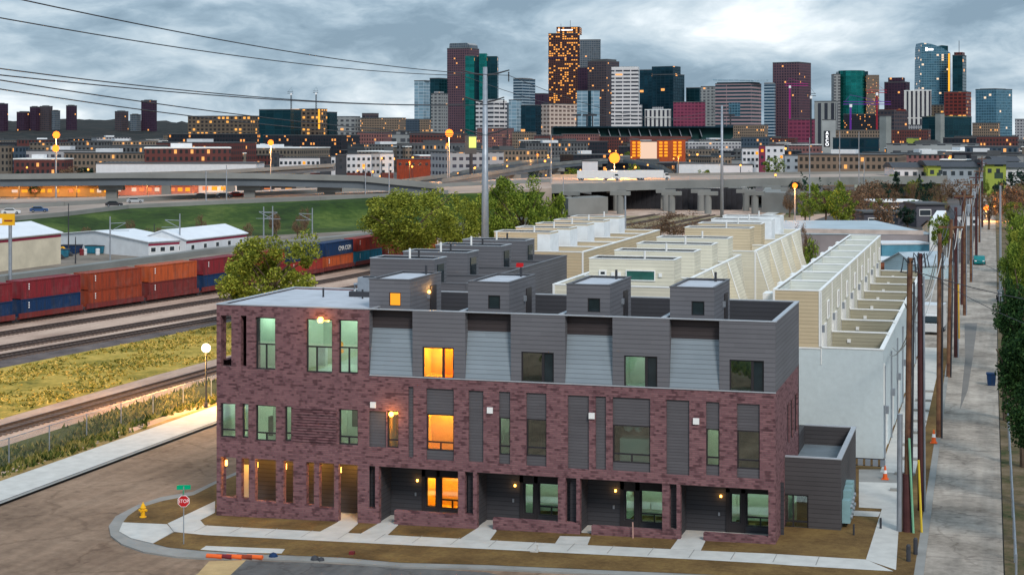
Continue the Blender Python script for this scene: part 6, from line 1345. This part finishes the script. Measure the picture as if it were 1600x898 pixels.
# right overpass
fr = [(862, 293), (1000, 288.5), (1200, 283), (1330, 281), (1480, 279)]; near = [G(px, py, BZ) for px, py in fr]
bk = [G(px, py, BZ) for px, py in [(1480, 271), (1330, 272), (1200, 273), (1000, 275.5), (862, 277)]]
ov = root('overpass', 'wide concrete overpass on column piers crossing the rail tracks', 'bridge', (*near[0], 0))
MB().prism(near+bk, BZ-.9, BZ+.03).build('deck', highm, ov)
m = MB()
for a, b in zip(near, near[1:]): m.prism([(a[0]-.3*-SI, a[1]-.5), (b[0]+.1, b[1]-.5), (b[0], b[1]+.02), (a[0], a[1]+.02)], BZ-1.3, BZ+.75)
m.build('fascia', conc_br, ov)
m = MB()
for a, b in zip(bk, bk[1:]): m.prism([(a[0], a[1]), (b[0], b[1]), (b[0], b[1]+.5), (a[0], a[1]+.5)], BZ-1.3, BZ+.75)
m.build('fascia', conc_br, ov)
u = Vector((-SI, CO))
for px in (892, 973, 1055, 1113, 1188, 1262):
    p = G(px, 337, 0)
    for k in range(4):
        x, y = p[0]+u.x*(8+14*k)+(.0)*k, p[1]+u.y*(8+14*k); m = MB().lathe(x, y, [(.8, 0), (.8, BZ-1.8)], 10).box(x-2.2, x+2.2, y-.8, y+.8, BZ-1.8, BZ-.92); m.build('pier', conc_br, ov)
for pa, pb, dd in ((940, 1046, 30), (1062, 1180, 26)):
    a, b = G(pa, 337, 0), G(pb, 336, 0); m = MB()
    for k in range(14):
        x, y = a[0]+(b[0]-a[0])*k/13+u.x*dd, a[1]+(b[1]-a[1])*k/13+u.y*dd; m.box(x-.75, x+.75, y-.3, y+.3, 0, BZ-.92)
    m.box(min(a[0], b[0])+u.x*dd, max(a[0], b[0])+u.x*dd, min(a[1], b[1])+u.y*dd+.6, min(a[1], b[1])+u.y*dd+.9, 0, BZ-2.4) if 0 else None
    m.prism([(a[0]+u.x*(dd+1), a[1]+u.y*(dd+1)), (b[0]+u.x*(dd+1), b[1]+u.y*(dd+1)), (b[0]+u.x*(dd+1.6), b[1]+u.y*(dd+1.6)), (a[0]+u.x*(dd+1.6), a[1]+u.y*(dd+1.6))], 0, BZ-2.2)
    m.build('shade_wall', simple('shade_concrete', (.035, .035, .04), .9, .3, .3), ov)  # added wall and posts, coloured near-black for the deep shade under the deck
a, b = G(888, 337, 0), G(950, 334, 0); MB().prism([a, b, (b[0]+u.x*45-10, b[1]+u.y*45), (a[0]+u.x*45-10, a[1]+u.y*45)], 0, BZ-2.2).build('abutment', conc_br, ov)
a, b = G(1190, 332, 0), G(1250, 334, 0); MB().prism([a, b, (b[0]+u.x*45, b[1]+u.y*45), (a[0]+u.x*45+8, a[1]+u.y*45)], 0, BZ-1.4).build('abutment', conc_br, ov)
sheet('right_bank', GP([(1225, 338), (1340, 330), (1480, 325), (1480, 300), (1250, 300)]), .01, grass_d)
sheet('track_verge', GP([(930, 362), (1240, 352), (1240, 336), (900, 338)]), .03, ground2('verge_dry', [(.14, .12, .05), (.24, .19, .11), (.35, .26, .18)], .08))
# traffic
for i, (px, py, lb) in enumerate([(935, 282, 'white semi truck on the overpass below the orange lamp'), (975, 281.5, 'second white semi truck on the overpass'), (1020, 281, 'white semi truck on the overpass before the rail viaduct')]):
    x, y = G(px, py, BZ); truck((x, y, BZ+.03), YAW+math.pi*(i % 2)-.02, lb, 11 if i < 2 else 9, group=None)
vl = ['silver', 'white', 'black', 'red', 'blue', 'white']
for i in range(9):
    k = R.random(); px = -20+740*k; f = R.uniform(.12, .88); pyf = 350-62*min(1, k*1.0)**.8; pyb = 311-29*k
    x, y = GH(px, pyf+(pyb-pyf)*f); c_ = vl[i % 6]
    car('highway_car', (x, y, zhi(x, y)+.04), YAW+math.radians(14)+math.pi*(f > .5), carmats[['white', 'silver', 'black', 'red', 'blue', 'teal'].index(c_)], f"{c_} car on the highway, {['first','second','third','fourth','fifth','sixth','seventh','eighth','ninth'][i]} of the scattered cars", group='cars on the highway')
# far street lamps with bright heads
def far_lamp(px, py, D, r_, label, name='highway_lamp', group=None, em=amber_far):
    x, y = AT(px, D); z = ZP(py, D); r = root(name, label, 'street lamp', (x, y, 0), YAW, group)
    MB().tube([(0, 0, 0), (0, 0, z)], .18, 6, .1).build('post', metal, r, local=True); MB().ball(0, 0, z, r_, 8).build('lamp_head', em, r, local=True, smooth=True)
    return r
for a in [(88, 211, 430, 1.0, 'bright orange highway lamp over the beige apartments, upper of two'), (87, 232, 400, .9, 'orange highway lamp over the beige apartments, lower of two'), (423, 223, 380, .7, 'orange highway lamp rising behind the ramp bridge by the dark block'), (702, 208.5, 430, 1.1, 'bright orange lamp glowing over the red brick block'), (960, 247, 440, 1.5, 'brightest orange lamp above the overpass trucks'), (699, 226, 450, .4, 'small lamp below the bright orange lamp'), (1242, 290, 300, .5, 'orange street lamp at the right end of the overpass'), (1541, 325, 330, .6, 'orange street lamp at the far end of the alley'), (1588, 299, 420, .4, 'orange lamp among trees at the east edge')]: far_lamp(*a)
for px, py, D, pw in [(88, 216, 430, 14000), (423, 228, 380, 9000), (702, 214, 430, 16000), (960, 252, 438, 22000), (1242, 292, 300, 2500), (1541, 327, 330, 3500)]:
    x, y = AT(px, D); lamp(x, y-1.8, ZP(py, D), pw, (1, .42, .1), .5)
for px, py, D in [(30, 298, 462), (120, 298, 462), (230, 297, 470), (350, 296, 480), (470, 298, 480), (640, 262, 600), (760, 250, 620), (840, 250, 640), (1060, 255, 520)]:
    x, y = AT(px, D); z = ZP(py, D)+2; r = root('lot_lamp', 'amber parking lot lamp near the highway', 'street lamp', (x, y, 0), 0, 'amber parking lot lamps near the highway')
    MB().tube([(0, 0, 0), (0, 0, z)], .14, 5).build('post', metald, r, local=True); MB().ball(0, 0, z, .4, 8).build('lamp_head', amber_far, r, local=True); lamp(x, y-1, z, 3500, (1, .45, .1), .4)
for i in range(190):
    px = R.choice([R.uniform(0, 560), R.uniform(560, 1000), R.uniform(560, 1100), R.uniform(560, 1100), R.uniform(1100, 1600)]); D = R.uniform(450, 1300); z = R.uniform(4, 9)
    x, y = AT(px, D); r = root('city_lamp', 'tiny amber street lamp among the city streets', 'street lamp', (x, y, 0), 0, 'tiny street lamps across the city')
    MB().tube([(0, 0, 0), (0, 0, z)], .12, 4).build('post', metald, r, local=True); MB().ball(0, 0, z, D*R.uniform(.0004, .0008), 6).build('lamp_head', lamp_sm, r, local=True)
for i, (px, b, t_, D) in enumerate([(322, 0, 268, 345), (354, 0, 258, 350), (571, 0, 255, 360), (608, 0, 256, 350), (861, 0, 210, 400), (880, 0, 276, 360), (977, 0, 306, 190), (1265, 0, 215, 330), (1312, 0, 205, 420), (1342, 0, 206, 410), (1350, 0, 250, 430), (1563, 0, 290, 150)]):
    x, y = AT(px, D); tag(MB().tube([(x, y, 0), (x, y, ZP(t_, D))], .16, 6, .1).build('light_pole', metal), ['pole in front of the western ramp pier', 'pole with a small head beside the ramp', 'thin pole rising over the middle of the ramp', 'thin pole over the ramp near its end', 'thin tall pole above the green tree by the overpass', 'short pole on the near edge of the overpass', 'slim pale pole among the tan roof boxes', 'tall dark pole at the right end of the overpass', 'tall pole left of the dark glass low block', 'tall pole right of the dark glass low block', 'shorter pole beside the tan long block', 'straight pole right of the alley'][i], 'pole')
# ------------------------------------------------------------------ warehouse and houses to the right
gable('grey_warehouse', 'long grey warehouse with pale blue grey roof beyond the townhouse rows', 'warehouse', (1225, 402), (1452, 398), 34, 3.4, .5, simple('warehouse_wall', (.25, .22, .22), .9, .2, .2), simple('warehouse_roof', (.36, .43, .47), .6, .15, .15), flat=True)
x, y = G(1456, 398); MBp = MB().box(x-.3, x+1.2, y-.5, y+33, .3, 5.4); tag(MBp.build('party_wall', white), 'tall white end wall of the grey warehouse', 'wall')
x, y = G(1240, 366, 4); tag(MB().box(x+1, x+17.5, y+1, y+1.4, 4.15, 4.75).build('roof_ledge', simple('ledge', (.5, .42, .38))), 'pinkish raised ledge running across the warehouse roof', 'roof ledge')
gable('tarp_shed', 'low shed under a blue tarpaulin beside the long tan row', 'shed', (1378, 404), (1452, 402), 6, 2.3, .4, tarp, wshed, flat=True)
gable('brick_garage', 'low red brick garage behind the end of the long tan row', 'garage', (1376, 430), (1422, 430), 7, 2.0, .3, redbrick, wshed, flat=True)
gable('pale_blue_garage', 'pale blue gabled garage beside the alley poles', 'garage', (1432, 438), (1490, 436), 7, 2.2, 1.3, paleblue, simple('garage_roof', (.36, .42, .46)), door=0)
x, y = G(1461, 437); 
gable('white_house', 'small white gabled house near the far end of the alley', 'house', (1495, 352), (1530, 352), 9, 2.4, 1.6, wshed, simple('house_roof', (.1, .1, .11)), wins=2)
gable('brown_garage', 'low brown roofed garage between the warehouse and the alley', 'garage', (1462, 372), (1505, 372), 9, 2.0, 1.2, cream_wall, simple('shingles', (.07, .06, .06)), wins=1)
gable('low_white_garage', 'low white garage roof by the white truck and garages', 'garage', (1424, 500), (1452, 500), 6, 1.5, .3, wshed, roofm, flat=True)
for a, b, yt, yb, D, mk, lb in [(1350, 1412, 333, 349, 300, greyw, 'dark modern house with a white framed band window'), (1368, 1440, 316, 334, 330, dkb, 'modern charcoal house with a glowing upper terrace'), (1432, 1476, 320, 345, 310, greyw, 'blue grey modern house with white side box')]:
    W = (b-a)/F*D; x, y = AT(a, D); z1 = ZP(yt, D); r = root('modern_house', lb, 'house', (x, y, 0), YAW)
    MB().box(0, W, 0, 9, 0, z1).build('wall', siding('siding_house'+str(a), (.10, .10, .12), .4), r, local=True); MB().box(-.3, W+.3, -.4, 9.3, z1, z1+.3).build('roof', white if 'terrace' in lb else mech, r, local=True)
    p = MB().box(W*.12, W*.5, -.1, -.01, z1-2.0, z1-1.0).build('window', lit_white if 'glowing' in lb else glass_dark2, r, local=True); MB().box(W*.1, W*.52, -.06, -.003, z1-2.15, z1-.85).build('frame', white, p, local=True)
    p = MB().box(W*.65, W*.85, -.1, -.01, z1-2.0, z1-1.0).build('window', glass_dark2, r, local=True)
for i, (a, b, yt, D, m1, lb) in enumerate([(1397, 1450, 262, 470, wap, 'pale grey low apartment wing with dark roof left of the lime one'), (1450, 1470, 259, 465, g_['limey'], 'lime green stair block in the low apartment row'), (1470, 1540, 261, 472, greyw, 'long pale apartment wing under a dark hipped roof'), (1540, 1572, 257, 468, g_['limey'], 'lime green block right of the hipped roof wing'), (1555, 1592, 252, 520, greyw, 'pale upper apartment block at the east side'), (1572, 1630, 262, 475, wap, 'pale apartment wing cut by the east edge')]):
    W = (b-a)/F*D; x, y = AT(a, D); z1 = ZP(yt, D); r = root('apartment_wing', lb, 'apartments', (x, y, 0), YAW)
    MB().box(0, W, 0, 12, 0, z1).build('wall', m1, r, local=True)
    MB().hprism([(-.8, z1), (12.8, z1), (8, z1+1.4), (4, z1+1.4)], -.6, W+.6, 'x').build('roof', metald, r, local=True)
    for k in range(max(2, int(W/2.4))): MB().box(.6+2.4*k, 1.7+2.4*k, -.08, -.01, z1-2.4, z1-1.2).build('window', glass_dark2, r, local=True)
barrier('noise_wall', [G(1335, 300, None), G(1500, 297, None), G(1640, 297, None)], .4, 4.6, .4, simple('noise_wall', (.33, .36, .31), .9, .15, .1), 'long pale green noise wall behind the trees beyond the warehouse', 'wall')
# alley gate and east fence
fence('alley_fence', 'weathered plank and post fence along the right side of the alley', [(35.75, -4), (35.85, 60), (36.1, 160)], 1.35, 40, rad=.05)
# houses right of the alley, under the trees
gable('east_house', 'dark roofed house mostly hidden by the alley trees', 'house', (1600, 455), (1680, 455), 9, 2.2, 1.6, cream_wall, simple('shingles2', (.06, .055, .055)), wins=2)
# ------------------------------------------------------------------ low city fill
zones = [(-60, 130, 'near the two western lamps'), (130, 260, 'below the ridge slab'), (260, 420, 'below the hospital'), (420, 560, 'behind the white apartments'), (560, 700, 'below the slim pale tower'), (700, 800, 'around the steel pole'), (800, 960, 'left of the orange storage'), (960, 1120, 'behind the orange storage'), (1120, 1290, 'left of the lettered tower'), (1290, 1470, 'between the concrete cores'), (1470, 1640, 'at the skyline east end')]
kinds = [('brick_mid', 'red brick'), ('brick_pink', 'pink brick'), ('tan_mid', 'tan'), ('gray_apt', 'grey'), ('dark_mid', 'black'), ('white_mid', 'white'), ('concrete', 'concrete'), ('bluegray', 'slate blue'), ('beige_apt', 'beige')]
spec = []
q = random.Random(11)
for i in range(170):
    D = 560*(2800/560)**q.random(); px = q.uniform(-40, 1620)
    if D < 700 and 430 < px < 700: D += 500
    W = q.uniform(14, 46)*(.6+D/2500); z = q.uniform(4.5, 12)+(D/2800)*q.uniform(0, 8)
    if 850 < px < 1180 and D > 1500: z = min(z, 12)
    wl_ = [3, 2, 2, 2, 3, 3, 2, 1, 2] if px > 500 else [2, 0, 2, 3, 3, 1, 1, 1, 3]
    k = q.choices(range(9), wl_)[0]; hz = 'low' if z < 9 else 'taller'; spec.append((px, D, W, z, k, hz))
spec.sort(); cnt = {}; seen = {}
def zone(px): return next((i for i, zz in enumerate(zones) if zz[0] <= px < zz[1]), len(zones)-1)
for s_ in spec: cnt[(zone(s_[0]), s_[4], s_[5])] = cnt.get((zone(s_[0]), s_[4], s_[5]), 0)+1
ords = ['leftmost', 'second', 'third', 'fourth', 'fifth', 'sixth', 'seventh']
for px, D, W, z, k, hz in spec:
    key = (zone(px), k, hz); n = seen.get(key, 0); seen[key] = n+1
    o_ = '' if cnt[key] == 1 else f', {ords[min(n, 6)]} of these from the left'
    x, y = AT(px, D); r = root('city_building', f'{hz} {kinds[k][1]} building {zones[key[0]][2]}{o_}', 'building', (x, y, 0), YAW+q.choice([-.35, .2, .5, -.1]), 'low buildings filling the city')
    d_ = W*q.uniform(.4, .8); MB().box(-W/2, W/2, 0, d_, 0, z).build('wall', g_[kinds[k][0]], r, local=True)
    MB().box(-W/2-.2, W/2+.2, -.2, d_+.2, z, z+.4).build('roof_edge', mech if q.random() < .6 else white, r, local=True)
    MB().box(-W*.2, W*.05, d_*.3, d_*.6, z+.4, z+1.8).build('roof_plant', mech if q.random() < .5 else wshed, r, local=True)
for i in range(60):
    D = q.uniform(480, 2200); px = q.uniform(-20, 1600); wpx = q.uniform(10, 26)*600/D+6
    tree(px, 0, 210+(17.9-q.uniform(5, 8))*F/D, wpx, q.choice([leaf_t, leaf_b, leaf_g]), 'small distant street tree between the city buildings', 'round', 300, .16, D=D, low=0, group='distant trees between the city buildings')

for i in range(64):
    px = q.choice([q.uniform(1335, 1610), q.uniform(1335, 1610), q.uniform(1230, 1360)]); D = q.uniform(290, 470) if px > 1340 else q.uniform(300, 420)
    if 1495 < px < 1550 and D < 420: continue
    k = q.random(); m_ = leaf_b if k < .6 else leaf_t if k < .8 else leaf_g
    tree(px, 0, 210+(17.9-q.uniform(4.5, 7.5))*F/D, q.uniform(26, 52)*330/D, m_, 'one of the many small trees in the belt beyond the warehouse', 'loose' if m_ is leaf_b else 'round', 900, .09, D=D, low=0, group='belt of trees beyond the warehouse')
# grass tufts on the banks
def tufts(name, label, mat, n, area, h0, h1, seed, dens=None):
    q2 = random.Random(seed); m = MB()
    for _ in range(n):
        x, y = area(q2)
        if math.sin(x*.9+y*.21)+math.sin(y*.37-x*.5+2)+q2.uniform(-1.2, 1.2) < -.25: continue
        cl = q2.uniform(0, 6.28)
        for b in range(4):
            a = cl+q2.uniform(-1.5, 1.5); h = q2.uniform(h0, h1); dx, dy = math.cos(a)*.12, math.sin(a)*.12; ox, oy = x+q2.uniform(-.25, .25), y+q2.uniform(-.25, .25)
            m.add([(ox-dx, oy-dy, .0), (ox+dx, oy+dy, .0), (ox+dx*.4+q2.uniform(-.2, .2), oy+dy*.4+q2.uniform(-.2, .2), h)], [(0, 1, 2)])
    tag(m.build(name, mat), label, 'grass', kind='stuff')
def lat(y): # right edge / left edge of the dry bank at y
    L = -40+min(1, max(0, (y-20)/80))*6.5+(0 if y < 62 else (y-62)*.03); Rr = -25.2+max(0, y-40)*.04; return L+1.2, Rr
def dry(q2):
    y = q2.uniform(20, 130); a, b = lat(y); return a+(b-a)*q2.random(), y
leaf_dry = leafmat('blades_dry', [(.08, .095, .015), (.38, .30, .05), (.75, .52, .14)], .13); leaf_weed = leafmat('blades_weed', [(.035, .06, .012), (.12, .14, .03), (.34, .28, .09)], .2)
tufts('dry_grass', 'yellow green tufts of tall dry grass between the tracks', leaf_dry, 9000, dry, .05, .2, 1)
tufts('weeds', 'dark green weeds along the chain link fence', leaf_weed, 5000, lambda q2: (q2.uniform(-19.4, -14.6), q2.uniform(-10, 90)), .08, .4, 2)
